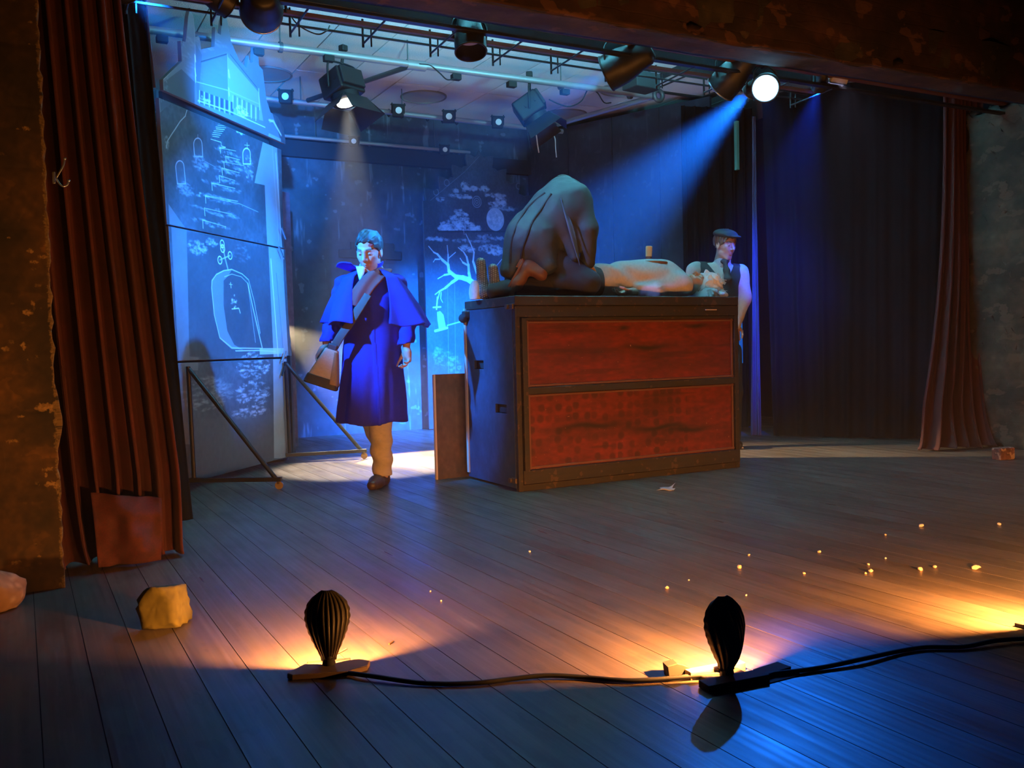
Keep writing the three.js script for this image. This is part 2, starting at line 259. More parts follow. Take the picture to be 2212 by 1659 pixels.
{ // turned-up corner of hem lying against the foot of the curtain
  const g = sheet((u, v) => { const x = lerp(0.27, 0.53, u) + 0.03 * v * (u - 0.5), y = 0.012 + 0.33 * v * (1 - 0.16 * u) , s = 4.36 + 0.05 * v + 0.022 * Math.sin(u * 7 + 1.3 * v) - 0.05 * Math.sin(v * Math.PI) * (0.5 + u * 0.6) - 0.02 * noise3(u * 6, v * 5, 0, 4); return V(x, y, s); }, 30, 24, 0.008);
  part('hem_fold', g, M.red, scene.getObjectByName('velvet_curtain'));
}
curtain('velvet_curtain', 'dark red velvet curtain spreading at the floor by the grey plaster wall', [V(6.82, 0, 4.93), V(7.34, 0, 4.97)], [V(6.42, 0, 4.96), V(7.36, 0, 4.72)], 2.95, 7.5, 0.055, M.red, 23, { pool: 0.14, flare: 2.6, calm: 1 });
curtain('stage_drape', 'black wool drape hanging between the red curtain and the painted castle flat', [V(-0.1, 0, 5.2), V(0.64, 0, 5.24)], [V(-0.1, 0, 5.2), V(0.82, 0, 5.3)], 3.3, 7, 0.03, M.drape, 31);
curtain('drape_edging', 'strip of cloth edging the black drape beside the castle flat, blue light put into its colour', [V(0.650, 0, 5.26), V(0.675, 0, 5.27)], [V(0.688, 0, 5.29), V(0.712, 0, 5.30)], 3.0, 1.2, 0.006, M.blueLightDrape, 37, { hem: 2.4, nu: 24 });
curtain('stage_drape', 'wide black drape with soft folds closing the wings before the red curtain', [V(6.37, 0, 6.56), V(7.6, 0, 5.0)], [V(6.40, 0, 6.5), V(7.42, 0, 5.05)], 3.3, 8, 0.02, M.drape, 41, { nu: 220 });
curtain('blue_lit_drape', 'narrow drape edge at the opening of the black wings, blue light put into its colour', [V(6.318, 0, 6.63), V(6.34, 0, 6.61)], [V(6.265, 0, 6.66), V(6.345, 0, 6.585)], 3.1, 1.6, 0.012, M.blueLightDrape, 43, { nu: 30 });
curtain('stage_drape', 'dark drape hanging in the gap behind the blue lit drape edge and the capped man', [V(5.9, 0, 7.2), V(6.65, 0, 7.0)], [V(5.9, 0, 7.2), V(6.65, 0, 7.0)], 3.3, 6, 0.03, M.drape, 47, { hem: 0.05 });
// ---------------------------------------------------------------- lighting rig
{
  const pipe1 = thing('lighting_pipe', 'pale steel lighting pipe on hangers carrying the two barn door lanterns', 'pipe');
  const p1 = [V(0.2, 3.39, 7.36), V(5.62, 3.39, 7.30)];
  part('tube', bar(...p1, 0.03, 0.03, 16), M.pipe, pipe1);
  for (const x of [1.95, 3.05, 4.6, 5.4]) part('hanger', [bar(V(x, 3.4, 7.35), V(x, 3.62, 7.35), 0.006), place(cyl(0.042, 0.042, 0.03), V(x, 3.39, 7.35), 0, 0, Math.PI / 2)], M.gunmetal, pipe1);
  part('joint_sleeve', place(cyl(0.043, 0.043, 0.17), V(3.12, 3.39, 7.34), 0, 0, Math.PI / 2), M.pipe, pipe1);
  part('brace', bar(V(3.05, 3.37, 7.34), V(2.55, 3.36, 8.68), 0.022), M.gunmetal, pipe1);
  for (const [x, y] of [[558, 113], [710, 127], [985, 167], [1105, 183], [1220, 199], [350, 85]]) { const q = onFloor(x, y, 3.33); part('socket_box', box(0.085, 0.05, 0.06, q.x, q.y, q.z, 0.006), M.black, pipe1); }
  const pipe2 = thing('lighting_pipe', 'second pale steel pipe, carrying a row of small square floods', 'pipe');
  part('tube', bar(V(1.4, 3.35, 8.72), V(5.5, 3.35, 8.78), 0.026, 0.026, 16), M.pipe, pipe2);
  for (const x of [2.5, 3.55, 5.2]) part('hanger', bar(V(x, 3.36, 8.74), V(x, 3.62, 8.74), 0.005), M.gunmetal, pipe2);
  for (const x of [795, 840, 868, 924, 957, 987]) { const q = onFloor(x, 212 + (x - 570) * 0.119, 3.35); part('clamp_ring', place(new THREE.TorusGeometry(0.034, 0.007, 8, 20), q, 0, Math.PI / 2, 0), M.black, pipe2); }
  const pipe3 = thing('lighting_pipe', 'dim steel pipe along the dark band at the top of the back wall', 'pipe');
  part('tube', bar(V(0.8, 3.225, 9.62), V(4.75, 3.225, 9.64), 0.02, 0.02, 14), M.pipe, pipe3);
  for (const x of [1.5, 2.9, 4.3]) part('hanger', bar(V(x, 3.24, 9.63), V(x, 3.62, 9.63), 0.005), M.gunmetal, pipe3);
  const pipe4 = thing('lighting_pipe', 'steel pipe slanting from the row of small floods towards the hatch', 'pipe');
  part('tube', bar(V(5.25, 3.36, 8.75), V(5.66, 3.39, 7.32), 0.028, 0.028, 14), M.pipe, pipe4);
  part('end_cap', place(new THREE.TorusGeometry(0.05, 0.022, 10, 24), V(5.68, 3.39, 7.26), 0, 0, 0), M.gunmetal, pipe4);
}
const glassMat = std([0.55, 0.6, 0.62], 0.18, { metalness: 0.1 });
{ // small square floods
  const where = [['first small square flood on the second pipe, beside the castle spires', 617, 210, 8.6], ['second small square flood, under the round grille by the barn door lantern', 860, 240, 8.6], ['third small square flood, between two clamp rings', 970, 253, 8.6], ['fourth small square flood, beside the tilted barn door lantern', 1075, 265, 8.6], ['fifth small square flood, with a dangling white lead', 1190, 279, 8.6], ['small flood on the dim pipe above the scuffed back wall', 765, 306, 9.56], ['small flood on the dim pipe above the painted moon flat', 960, 324, 9.56]];
  let first;
  where.forEach(([label, x, y, s], i) => {
    const q = atS(x, y, s);
    if (!first) {
      first = thing('small_flood', label, 'stage lamp', q, 0, 'small square floods');
      part('housing', [box(0.115, 0.115, 0.09, 0, 0, 0, 0.008), box(0.15, 0.012, 0.03, 0, 0.062, 0)], M.black, first);
      const lens = place(new THREE.CylinderGeometry(0.032, 0.032, 0.012, 28), P3(0.006, 0, 0.048), Math.PI / 2); part('lens', lens, std([0.75, 0.8, 0.85], 0.3), first, 'pale round lens'); part('clamp', box(0.03, 0.04, 0.14, 0, 0.02, -0.1, 0.005), M.black, first);
      for (const dx of [-0.062, 0.062]) part('bracket', box(0.012, 0.1, 0.02, dx, 0.03, -0.01), M.black, first);
    } else { const c = first.clone(); c.name = numbered('small_flood'); scene.add(c); c.position.copy(q); tag(c, label, 'stage lamp', 'small square floods'); }
    const o = i ? scene.children[scene.children.length - 1] : first; o.rotation.y = -0.45 + 0.1 * Math.sin(i * 2.3); o.rotation.x = 0.1; if (i > 4) o.scale.setScalar(0.85);
  });
}
function fresnel(label, pos, ry, rx, on) {
  const t = thing('barn_door_lantern', label, 'stage lamp', pos, 0, 'barn door lanterns');
  const yoke = part('yoke', [tube([P3(-0.15, -0.02, 0), P3(-0.15, 0.17, 0), P3(-0.13, 0.19, 0), P3(0.13, 0.19, 0), P3(0.15, 0.17, 0), P3(0.15, -0.02, 0)], 0.009, 50), bar(P3(0, 0.19, 0), P3(0.02, 0.32, 0), 0.014), box(0.06, 0.05, 0.06, 0.02, 0.33, 0, 0.01)], M.blackMetal, t); yoke.rotation.y = ry;
  const h = part('housing', [box(0.27, 0.25, 0.2, 0, 0, -0.02, 0.02), box(0.24, 0.03, 0.16, 0, 0.135, -0.03, 0.01), place(cyl(0.12, 0.12, 0.06, 28), P3(0, 0, 0.1), Math.PI / 2), box(0.29, 0.012, 0.02, 0, 0.07, -0.02), box(0.29, 0.012, 0.02, 0, -0.03, -0.02)], M.blackMetal, t); h.rotation.set(rx, ry, 0, 'YXZ');
  for (const [dx, dy, rz] of [[0, 1, 0], [0, -1, Math.PI], [1, 0, -Math.PI / 2], [-1, 0, Math.PI / 2]]) {
    const g = new THREE.ExtrudeGeometry(new THREE.Shape([[-0.12, 0], [0.12, 0], [0.16, 0.19], [-0.16, 0.19]].map((p) => new THREE.Vector2(...p))), { depth: 0.003, bevelEnabled: false });
    g.rotateX(dy ? 1.15 : 0.85); g.translate(0, 0.125, 0.13); g.rotateZ(rz); part('barn_door', g, M.blackMetal, h);
  }
  const lensMat = on ? std([0.9, 0.9, 0.85], 0.3, { emissive: new THREE.Color(1, 0.93, 0.8), emissiveIntensity: 4 }) : glassMat;
  part('lens', place(new THREE.SphereGeometry(0.105, 28, 10, 0, Math.PI * 2, 0, 0.9).scale(1, 0.35, 1).translate(0, -0.02, 0), P3(0, 0, 0.135), Math.PI / 2), lensMat, h, on ? 'glowing lens' : 'dark lens');
  return t;
}
fresnel('barn door lantern pointing down at the bright floor patch, by the round grille', atS(740, 190, 7.34), 0.4, 1.25, true);
fresnel('tilted barn door lantern near the slanting pipe and its dangling leads', atS(1145, 238, 7.32), 1.0, 1.0, false);
{ // front lighting bar: rails, hooks, lamps
  const t = thing('lighting_truss', 'long dark lighting bar with rust red rails under the flaking header', 'truss');
  const rail = (a, b, w, h, m) => part('rail', beam(a, b, w, h), m, t);
  rail(V(0.2, 2.80, 4.62), V(7.3, 2.83, 4.62), 0.05, 0.045, M.rust); rail(V(0.2, 2.71, 4.62), V(7.3, 2.74, 4.62), 0.05, 0.018, M.blackMetal);
  rail(V(0.2, 2.845, 4.82), V(5.2, 2.86, 4.82), 0.05, 0.10, M.blackMetal); rail(V(0.2, 2.735, 4.82), V(5.2, 2.75, 4.82), 0.03, 0.022, M.rust);
  rail(V(0.2, 2.80, 5.02), V(5.35, 2.81, 5.02), 0.012, 0.03, M.blackMetal); rail(V(0.2, 2.745, 5.02), V(5.35, 2.755, 5.02), 0.012, 0.012, M.blackMetal);
  for (let x = 0.55; x < 5.2; x += 0.42) part('hook', [bar(V(x, 2.68, 5.02), V(x, 2.84, 5.02), 0.007), bar(V(x + 0.05, 2.69, 5.02), V(x + 0.05, 2.82, 5.02), 0.005), bar(V(x, 2.70, 5.02), V(x, 2.72, 4.62), 0.006)], M.blackMetal, t);
}
const lensOn = (c, k) => std([0.2, 0.2, 0.2], 0.4, { emissive: new THREE.Color().setRGB(...c), emissiveIntensity: k });
const chrome = std([0.5, 0.55, 0.6], 0.2, { metalness: 0.9 });
function parCan(label, pos, target, lens, o = {}) {
  const t = thing('par_can', label, 'stage lamp', pos, 0, 'cans on the front lighting bar');
  const k = o.size ?? 1, can = new THREE.LatheGeometry([[0.0, -0.2], [0.05, -0.2], [0.075, -0.17], [0.085, -0.1], [0.1, -0.04], [0.108, 0.0], [0.108, 0.1], [0.1, 0.1], [0.1, 0.005], [0.078, -0.09], [0.0, -0.12]].map((p) => new THREE.Vector2(p[0] * k, p[1] * k)), 32);
  const aim = new THREE.Quaternion().setFromUnitVectors(YUP, target.clone().sub(pos).normalize());
  const b = part('can', can, M.blackMetal, t); b.quaternion.copy(aim);
  part('lens', new THREE.CylinderGeometry(0.097 * k, 0.097 * k, 0.008, 32).translate(0, (o.lensAt ?? 0.06) * k, 0), lens, b, o.lensLabel);
  part('rim', new THREE.TorusGeometry(0.106 * k, 0.006 * k, 8, 32).rotateX(Math.PI / 2).translate(0, 0.1 * k, 0), o.rim ?? M.blackMetal, b);
  part('yoke', tube([P3(-0.12 * k, -0.01, 0), P3(-0.12 * k, 0.1 * k, 0), P3(-0.05 * k, 0.15 * k, 0), P3(0.05 * k, 0.15 * k, 0), P3(0.12 * k, 0.1 * k, 0), P3(0.12 * k, -0.01, 0)], 0.007, 40), M.blackMetal, t);
  part('hook_clamp', box(0.035, 0.1, 0.05, 0, 0.15 * k + 0.045, -0.01, 0.008), M.blackMetal, t);
  return t;
}
const at1 = atS(566, 14, 4.72), at2 = atS(1015, 84, 4.72), at3 = atS(1343, 142, 4.72), at4 = atS(1578, 168, 4.72), at5 = atS(1655, 187, 4.56), at6 = atS(1650, 186, 6.0), at8 = atS(1628, 190, 4.74);
const flatHot = V(1.66, 2.86, 7.28), beamTo = V(4.35, 0.9, 8.6), washTo = V(1.42, 1.55, 7.05), poolTo = V(1.5, 0, 1.2);
parCan('stage can with a cyan lit reflector beside the castle spires', at1, flatHot, lensOn(CYANBLUE, 1.2), { rim: chrome });
parCan('second stage can along the bar, hanging dark over the row of floods', at2, V(2.1, 0, 3.9), lensOn(BLUE, 0.06), { size: 0.85, lensAt: -0.02 });
parCan('large dark stage can beside the black box and the hatch', at3, washTo, lensOn(BLUE, 0.8), { size: 1.05 });
parCan('dark stage can with glints, next to the glowing blue lamp', at4, V(3.6, 0.6, 7.6), lensOn(BLUE, 0.05), { size: 1, rim: chrome });
parCan('glowing blue stage lamp at the end of the lighting bar', at5, at5.clone().add(P3(-0.7, -0.38, 0.62)), lensOn([0.25, 0.62, 1], 9), { size: 0.85, lensAt: 0.095, lensLabel: 'blazing blue white lens' });
const ahead = (a, b, d = 0.13) => a.clone().addScaledVector(b.clone().sub(a).normalize(), d);
spot('castle_lamp', ahead(at1, flatHot), flatHot, CYANBLUE, LAMP.castle, 15, 1, 2);
spot('wash_lamp', ahead(at3, washTo), washTo, [0.004, 0.23, 1], LAMP.wash, 20, 0.5, 2);
parCan('small blue can tight beside the glowing lamp, throwing the visible beam', at8, beamTo, lensOn(BLUE, 2), { size: 0.5, rim: chrome });
spot('beam_lamp', ahead(at8, beamTo, 0.08), beamTo, BLUE, LAMP.beam, 18, 0.85, 2);
parCan('stage can behind the glowing blue lamp, aimed at the boards by the second shell', at6, poolTo, lensOn(BLUE, 1), { size: 0.8 }).add(Object.assign(new THREE.Mesh(bar(P3(0, 0.15, 0), P3(0, 0.45, 0), 0.012), M.blackMetal), { name: 'drop_pole' }));
const stripTo = V(6.33, 1.3, 6.62), at9 = atS(1772, 178, 4.68); parCan('small dark can under the bar between the glowing lamp and the pale flood', at9, stripTo, lensOn(BLUE, 0.3), { size: 0.5 }); spot('strip_lamp', ahead(at9, stripTo, 0.08), stripTo, [0.003, 0.06, 1], LAMP.strip, 20, 0.8, 1.5);
spot('pool_lamp', ahead(at6, poolTo), poolTo, BLUE, LAMP.pool, 6.5, 0.8, 2);
const frontTo = V(1.5, 0, 4.0); spot('added_front_wash', ahead(at2, frontTo), frontTo, [0.10, 0.17, 1], LAMP.front, 38, 1, 2);  // added blue fill over the floor; its can hangs dark
{ // key lamp over the red curtain, out of sight behind it
  const k = V(0.42, 2.66, 5.42), to = V(2.12, 1.25, 5.8);
  parCan('stage can hidden above the red curtain, aimed at the walking man', k, to, lensOn(CYANBLUE, 1.5));
  spot('key_lamp', ahead(k, to), to, CYANBLUE, LAMP.key, 15, 0.6, 2);
  for (const [c, label] of [[V(2.5, 2.97, 4.66), 'added unseen floodlight above the bar, brightening the ceiling near the castle flat'], [V(4.4, 2.97, 4.66), 'added unseen floodlight above the bar, brightening the ceiling over the trunk']]) { const g = parCan(label, c.clone().add(P3(0, -0.06, 0.03)), c.clone().add(P3(0, 1, -0.5)), lensOn([0.13, 0.64, 0.85], 1), { size: 0.6, lensAt: 0 }); spot('added_ceiling_wash', c, c.clone().add(P3(0, 1, -0.55)), [0.13, 0.64, 0.85], LAMP.ceiling, 66, 0.5, 4); }  // unseen cans added to brighten the ceiling
  const bodyTo = V(4.15, 1.5, 5.5), bl = atS(470, -14, 4.85); parCan('added stage can at the castle end of the bar, lighting the trunk top', bl, bodyTo, lensOn(BLUE, 0.5), { size: 0.8 }); spot('added_body_lamp', ahead(bl, bodyTo), bodyTo, [0.2, 0.32, 1], LAMP.body, 12, 0.7, 2); const backTo = V(4.5, 1.2, 9.5), kl = V(0.5, 2.78, 4.82); parCan('added unseen stage can by the red curtain, lighting the moon flat', kl, backTo, lensOn(BLUE, 0.5), { size: 0.8 }); spot('added_back_lamp', ahead(kl, backTo), backTo, BLUE, LAMP.back, 19, 1, 2);  // both cans added to light the lying man and the moon flat
  const f = atS(740, 190, 7.34).add(P3(0.02, -0.15, 0.06)), ft = V(2.42, 0, 6.95);
  spot('fresnel_lamp', f, ft, WHITE, LAMP.fresnel, 15, 0.25, 2.2);
}
{ // small pale flood at the right of the bar
  const p = atS(1806, 170, 4.66), to = V(5.35, 0, 4.0), t = thing('flood_light', 'small pale flood fixed under the bar past the glowing blue lamp', 'stage lamp', p);
  const h = part('housing', [box(0.16, 0.06, 0.09, 0, 0, 0, 0.008)], std([0.4, 0.4, 0.42], 0.6), t); h.rotation.x = 0.5; part('lens', box(0.13, 0.005, 0.06, 0, -0.032, 0), lensOn([0.5, 0.5, 0.8], 0.6), h); part('bracket', box(0.03, 0.09, 0.02, 0, 0.06, -0.02, 0.003), M.blackMetal, t);
  spot('flood_lamp', p.clone().add(P3(0, -0.06, 0.04)), to, [0.55, 0.48, 0.72], LAMP.flood, 46, 1, 3);
}
{ // warm lamp on a stand in the wings, behind the castle flat
  const p = V(1.88, 1.25, 7.92), to = V(3.3, 0, 6.8), t = parCan('warm stage can on a stand behind the castle flat', p, to, lensOn(WARM, 2), { size: 0.8 });
  part('stand', [bar(P3(0, -0.06, 0), P3(0, -1.23, 0), 0.014), place(cyl(0.16, 0.16, 0.015, 28), P3(0, -1.242, 0))], M.blackMetal, t);
  spot('side_lamp', ahead(p, to), to, [1, 0.72, 0.36], LAMP.side, 26, 0.2, 1.5);
}
// ---------------------------------------------------------------- footlights
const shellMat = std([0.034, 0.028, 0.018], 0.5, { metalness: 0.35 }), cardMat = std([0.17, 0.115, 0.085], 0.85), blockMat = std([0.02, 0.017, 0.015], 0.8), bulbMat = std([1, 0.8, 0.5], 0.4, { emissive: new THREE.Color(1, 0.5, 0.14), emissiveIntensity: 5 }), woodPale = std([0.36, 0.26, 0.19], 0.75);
function shellGeo() { // ribbed scallop, hinge at the bottom, convex side towards -z here
  const prof = [[0, 0.02], [0.06, 0.022], [0.12, 0.027], [0.2, 0.035], [0.3, 0.044], [0.45, 0.056], [0.6, 0.064], [0.72, 0.0635], [0.82, 0.057], [0.9, 0.046], [0.96, 0.031], [1, 0.014]];
  const width = (v) => { for (let i = 1; i < prof.length; i++) if (v <= prof[i][0]) return lerp(prof[i - 1][1], prof[i][1], (v - prof[i - 1][0]) / (prof[i][0] - prof[i - 1][0])); return 0.006; };
  return sheet((u, v) => {
    const q = u * 2 - 1, w = width(v), rib = Math.cos(q * Math.PI * 9), edge = 1 + 0.022 * Math.cos(v * 60) * sstep(Math.abs(q), 0.9, 1), bulge = 0.052 * Math.sin(Math.PI * Math.pow(clamp(v * 0.93 + 0.035, 0, 1), 0.8)) * (1 - 0.88 * q * q) - 0.016 * v;
    const top = v > 0.9 ? 0.004 * rib * sstep(v, 0.9, 1) : 0;
    return P3(q * w * edge, 0.2 * v + top, -(bulge + 0.0032 * rib * sstep(v, 0.02, 0.25)));
  }, 108, 46, 0.0035);
}
const theShell = shellGeo();
function footlight(label, x, s, turn, o = {}) {
  const t = thing('footlight', label, 'footlight', V(x, 0, s), turn, 'shell footlights along the apron');
  const sh = part('shell', theShell, shellMat, t); sh.position.set(0, 0.03, 0.012); sh.rotation.x = o.tilt ?? 0; // local -z faces the house before turning
  sh.rotation.y = Math.PI;
  part('stem', [place(cyl(0.017, 0.021, 0.03), P3(0, 0.022, 0.016)), place(cyl(0.014, 0.014, 0.03), P3(0, 0.045, -0.005))], M.black, t);
  part('base', [box(0.13, 0.014, 0.10, 0, 0.007, 0.012, 0.004)], blockMat, t);
  part('bulb', [new THREE.SphereGeometry(0.011, 16, 12).translate(0, 0.15, 0.036)], bulbMat, t);
  part('bulb_socket', place(cyl(0.008, 0.01, 0.1), P3(0, 0.09, 0.034)), M.black, t);
  const l = point('footlight_bulb', P3(0, 0.15, 0.036), WARM, LAMP.foot * (o.k ?? 1), 0.55, t);
  spot('footlight_down', P3(0, 0.15, 0.0362), P3(0, 0, -0.10), WARM, LAMP.down * (o.k ?? 1), 66, 1, 0.55, t);
  return t;
}
const f1 = footlight('ribbed scallop shell footlight standing alone on a ragged card base', 0.775, 2.615, -0.28, { k: 1.8 });
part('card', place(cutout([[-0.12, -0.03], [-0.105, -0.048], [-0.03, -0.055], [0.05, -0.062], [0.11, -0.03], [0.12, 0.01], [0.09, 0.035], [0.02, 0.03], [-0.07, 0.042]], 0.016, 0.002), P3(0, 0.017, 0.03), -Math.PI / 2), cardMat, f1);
part('bent_wire', tube([P3(0.02, 0.035, -0.01), P3(0.035, 0.04, -0.012), P3(0.055, 0.05, -0.01)], 0.0025, 10), M.black, f1);
const f2 = footlight('ribbed scallop shell footlight among wooden offcuts and black tape', 1.70, 1.925, -0.12, { k: 2.1 });
part('offcut', [box(0.185, 0.024, 0.03, 0.0, 0.012, -0.04, 0.002)], woodPale, f2, 'pale wooden offcut');
part('backplate', box(0.20, 0.02, 0.05, 0.0, 0.011, 0.05, 0.002), M.black, f2);
part('tape', [place(box(0.14, 0.002, 0.06), P3(0.14, 0.0015, 0.05), 0, 0.1), place(box(0.10, 0.012, 0.05), P3(0.15, 0.008, 0.02), 0, 0.2)], M.black, f2);
footlight('scallop shell footlight just past the edge of view, only its glow showing', 2.86, 1.74, 0.05, { k: 2.3 });
footlight('scallop shell footlight at mid apron, out of view', 4.05, 1.78, 0.05, { k: 0.4 });
footlight('scallop shell footlight further along the apron, out of view', 5.2, 2.05, 0.15, { k: 0.4 });
footlight('scallop shell footlight at the far end of the apron, out of view', 6.3, 2.75, 0.35, { k: 0.4 });
tag(part('wood_block', place(cutout([[-0.032, 0], [0.03, 0], [0.032, 0.026], [0.01, 0.037], [-0.006, 0.042], [-0.036, 0.036]], 0.04, 0.002), V(1.600, 0, 1.995), 0, -0.3), blockMat, scene), 'small wooden block beside the second shell footlight, shade put into its colour', 'block');  // block colour darkened to stand for its unlit face
{
  const pts = [[738, 1452], [800, 1463], [920, 1476], [1030, 1475], [1100, 1467], [1180, 1462], [1260, 1463], [1350, 1470], [1440, 1466], [1530, 1461], [1620, 1459], [1700, 1452], [1780, 1441], [1860, 1427], [1950, 1405], [2000, 1398], [2080, 1397], [2150, 1387], [2230, 1378], [2330, 1366]].map(([x, y], i) => onFloor(x, y, 0.008).add(P3(0, i % 4 === 1 ? 0.004 : 0, 0)));
  tag(part('power_cable', tube(pts, 0.0072, 200, 8), std([0.012, 0.012, 0.013], 0.7), scene), 'black power cable running along the floor between the shell footlights', 'cable');
}

// ---------------------------------------------------------------- rocks, brick, litter
function rock(name, label, cat, pos, r, seed, turn, colour, facets, mat, group) {
  const g0 = new THREE.IcosahedronGeometry(1, 5), p = g0.attributes.position, planes = [], r3 = mulberry(seed);
  for (let i = 0; i < facets; i++) { const d = P3(r3() * 2 - 1, r3() * 2 - 1, r3() * 2 - 1).normalize(); planes.push([d, (name === 'prop_stone' ? 0.84 : 0.56) + (name === 'prop_stone' ? 0.16 : 0.26) * r3()]); }
  planes.push([P3(0, -1, 0), 0.62]); if (name === 'prop_rock') planes.push([P3(-0.86, 0.1, 0.5).normalize(), 0.42], [P3(0.1, 0.95, -0.1).normalize(), 0.6], [P3(0.75, 0.1, 0.65).normalize(), 0.6]);
  const c = new Float32Array(p.count * 3), v = P3();
  for (let i = 0; i < p.count; i++) {
    v.fromBufferAttribute(p, i).normalize(); let k = 1.15; for (const [d, h] of planes) { const q = v.dot(d); if (q > 0.05) k = Math.min(k, h / q); }
    k *= 1 + 0.035 * noise3(v.x * 4, v.y * 4, v.z * 4, seed) + 0.02 * noise3(v.x * 14, v.y * 14, v.z * 14, seed + 1); v.multiplyScalar(k);
    const col = colour(v); c.set(col, i * 3); p.setXYZ(i, v.x * r[0], v.y * r[1], v.z * r[2]);
  }
  g0.setAttribute('color', new THREE.BufferAttribute(c, 3)); const g = mergeVertices(g0.deleteAttribute('normal').deleteAttribute('uv')); g.computeVertexNormals(); g.computeBoundingBox(); g.translate(0, -g.boundingBox.min.y, 0);
  const m = part(name, g, mat ?? std([1, 1, 1], 0.85, { vertexColors: true }), scene); m.position.copy(pos); m.rotation.y = turn; return tag(m, label, cat, group);
}
rock('prop_rock', 'yellow painted prop rock with a broken side lying on the floorboards', 'rock', V(0.405, 0, 3.32), [0.105, 0.115, 0.09], 21, 0.25, (v) => { const n = noise3(v.x * 9, v.y * 9, v.z * 9, 8), m = noise3(v.x * 3, v.y * 3, v.z * 3, 5) > 0.42 ? 0.7 : 1; return [(0.115 + 0.03 * n) * m, (0.094 + 0.025 * n) * m, (0.016 + 0.004 * n) * m]; }, 9);
rock('prop_stone', 'round topped brown prop stone at the foot of the flaking pillar', 'rock', V(-0.125, 0, 3.9), [0.115, 0.1, 0.085], 44, 0, (v) => { const n = noise3(v.x * 7, v.y * 7, v.z * 7, 4), e = noise3(v.x * 15, v.y * 15, v.z * 15, 9) > 0.45 ? 0.16 : 0; return [0.17 + 0.05 * n + e * 0.6, 0.095 + 0.03 * n + e * 0.5, 0.055 + 0.02 * n + e * 0.4]; }, 26);
{
  const g = new RoundedBoxGeometry(0.135, 0.09, 0.09, 4, 0.012), p = g.attributes.position; for (let i = 0; i < p.count; i++) { const x = p.getX(i), y = p.getY(i), z = p.getZ(i), k = 0.004; p.setXYZ(i, x + k * noise3(x * 40, y * 40, z * 40, 3), y + k * noise3(x * 30, y * 30, z * 30, 4), z + k * noise3(x * 40, y * 40, z * 40, 6)); }
  g.computeVertexNormals(); g.translate(0, 0.046, 0); const m = part('brick', uvBox(g, 3), std([0.85, 0.8, 0.8], 0.9, { map: plasterTex([0.42, 0.27, 0.22], [0.72, 0.6, 0.5], 0.6, 251) }), scene); m.position.copy(V(6.48, 0, 4.2)); m.rotation.y = -0.25; tag(m, 'chipped pink brick lying on the boards before the red curtain', 'brick');
}
{
  const rows = [[1597, 1228, 12, 'orange crumb of plaster nearest the trunk in the row of litter'], [1618, 1200, 6, 'tiny crumb just behind the orange crumb'], [1441, 1272, 9, 'lone orange crumb of plaster above and before the second shell footlight'], [1770, 1194, 8, 'small crumb of plaster alone in mid floor'], [1876, 1221, 7, 'upper crumb of the little stack in the litter'], [1881, 1236, 11, 'lower bright crumb of the little stack in the litter'], [1870, 1240, 6, 'dull crumb touching the little stack in the litter'], [1988, 1232, 11, 'flat crumb glowing orange near the third glow'], [2020, 1227, 9, 'square crumb next to the flat glowing crumb'], [2107, 1230, 15, 'longest crumb, lying brightest near the third glow'], [1990, 1138, 11, 'star shaped white crumb on the dusty boards'], [2158, 1135, 9, 'white crumb farthest towards the red curtain'], [1913, 1157, 6, 'tiny pale crumb between the star crumb and the stack'], [1737, 1240, 7, 'faint crumb left of the little stack'], [1280, 1043, 7, 'orange crumb under the bottom rail of the trunk'], [1144, 1193, 6, 'tiny pale crumb on the boards before the trunk corner'], [1612, 1287, 5, 'tiny white crumb behind the second shell footlight'], [1913, 1207, 5, 'speck of plaster above the little stack'], [1488, 1254, 4, 'speck of plaster before the lone orange crumb'], [953, 1299, 5, 'speck of plaster past the first shell footlight'], [930, 1278, 4, 'faint speck past the first shell footlight'], [1604, 969, 6, 'white crumb in the streak of light behind the trunk']];
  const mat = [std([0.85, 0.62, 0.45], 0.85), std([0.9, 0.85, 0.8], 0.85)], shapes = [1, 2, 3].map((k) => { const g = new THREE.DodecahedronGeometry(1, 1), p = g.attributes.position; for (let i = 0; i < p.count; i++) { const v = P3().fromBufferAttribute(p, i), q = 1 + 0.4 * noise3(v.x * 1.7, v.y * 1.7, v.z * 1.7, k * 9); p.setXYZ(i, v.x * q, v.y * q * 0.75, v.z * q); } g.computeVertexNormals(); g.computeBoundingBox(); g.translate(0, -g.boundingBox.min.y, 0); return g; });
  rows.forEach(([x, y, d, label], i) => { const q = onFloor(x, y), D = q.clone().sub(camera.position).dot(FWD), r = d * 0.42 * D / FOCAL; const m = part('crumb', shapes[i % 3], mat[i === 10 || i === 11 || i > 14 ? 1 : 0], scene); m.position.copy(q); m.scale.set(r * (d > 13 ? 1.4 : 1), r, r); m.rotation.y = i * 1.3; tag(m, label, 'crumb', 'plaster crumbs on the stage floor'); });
  const g = sheet((u, v) => P3((u - 0.5) * 0.13 * (1 - 0.3 * v), 0.004 + 0.02 * Math.pow(Math.abs(u - 0.45) * 2, 2) * v + 0.012 * Math.sin(u * 9 + v * 5) * v, (v - 0.5) * 0.09 + 0.02 * Math.sin(u * 6)), 16, 10, 0.0008), m = part('paper_scrap', g, std([0.85, 0.85, 0.88], 0.8), scene); m.position.copy(onFloor(1441, 1058)); m.rotation.y = 0.5; tag(m, 'crumpled white scrap of paper on the floor before the trunk', 'paper');
  const pl = part('splinter', box(0.03, 0.004, 0.004, 0, 0.003, 0), std([0.12, 0.06, 0.03], 0.8), scene); pl.position.copy(onFloor(845, 1390)); pl.rotation.y = 0.75; tag(pl, 'dark wood splinter in the glow of the lone shell footlight', 'splinter');
}
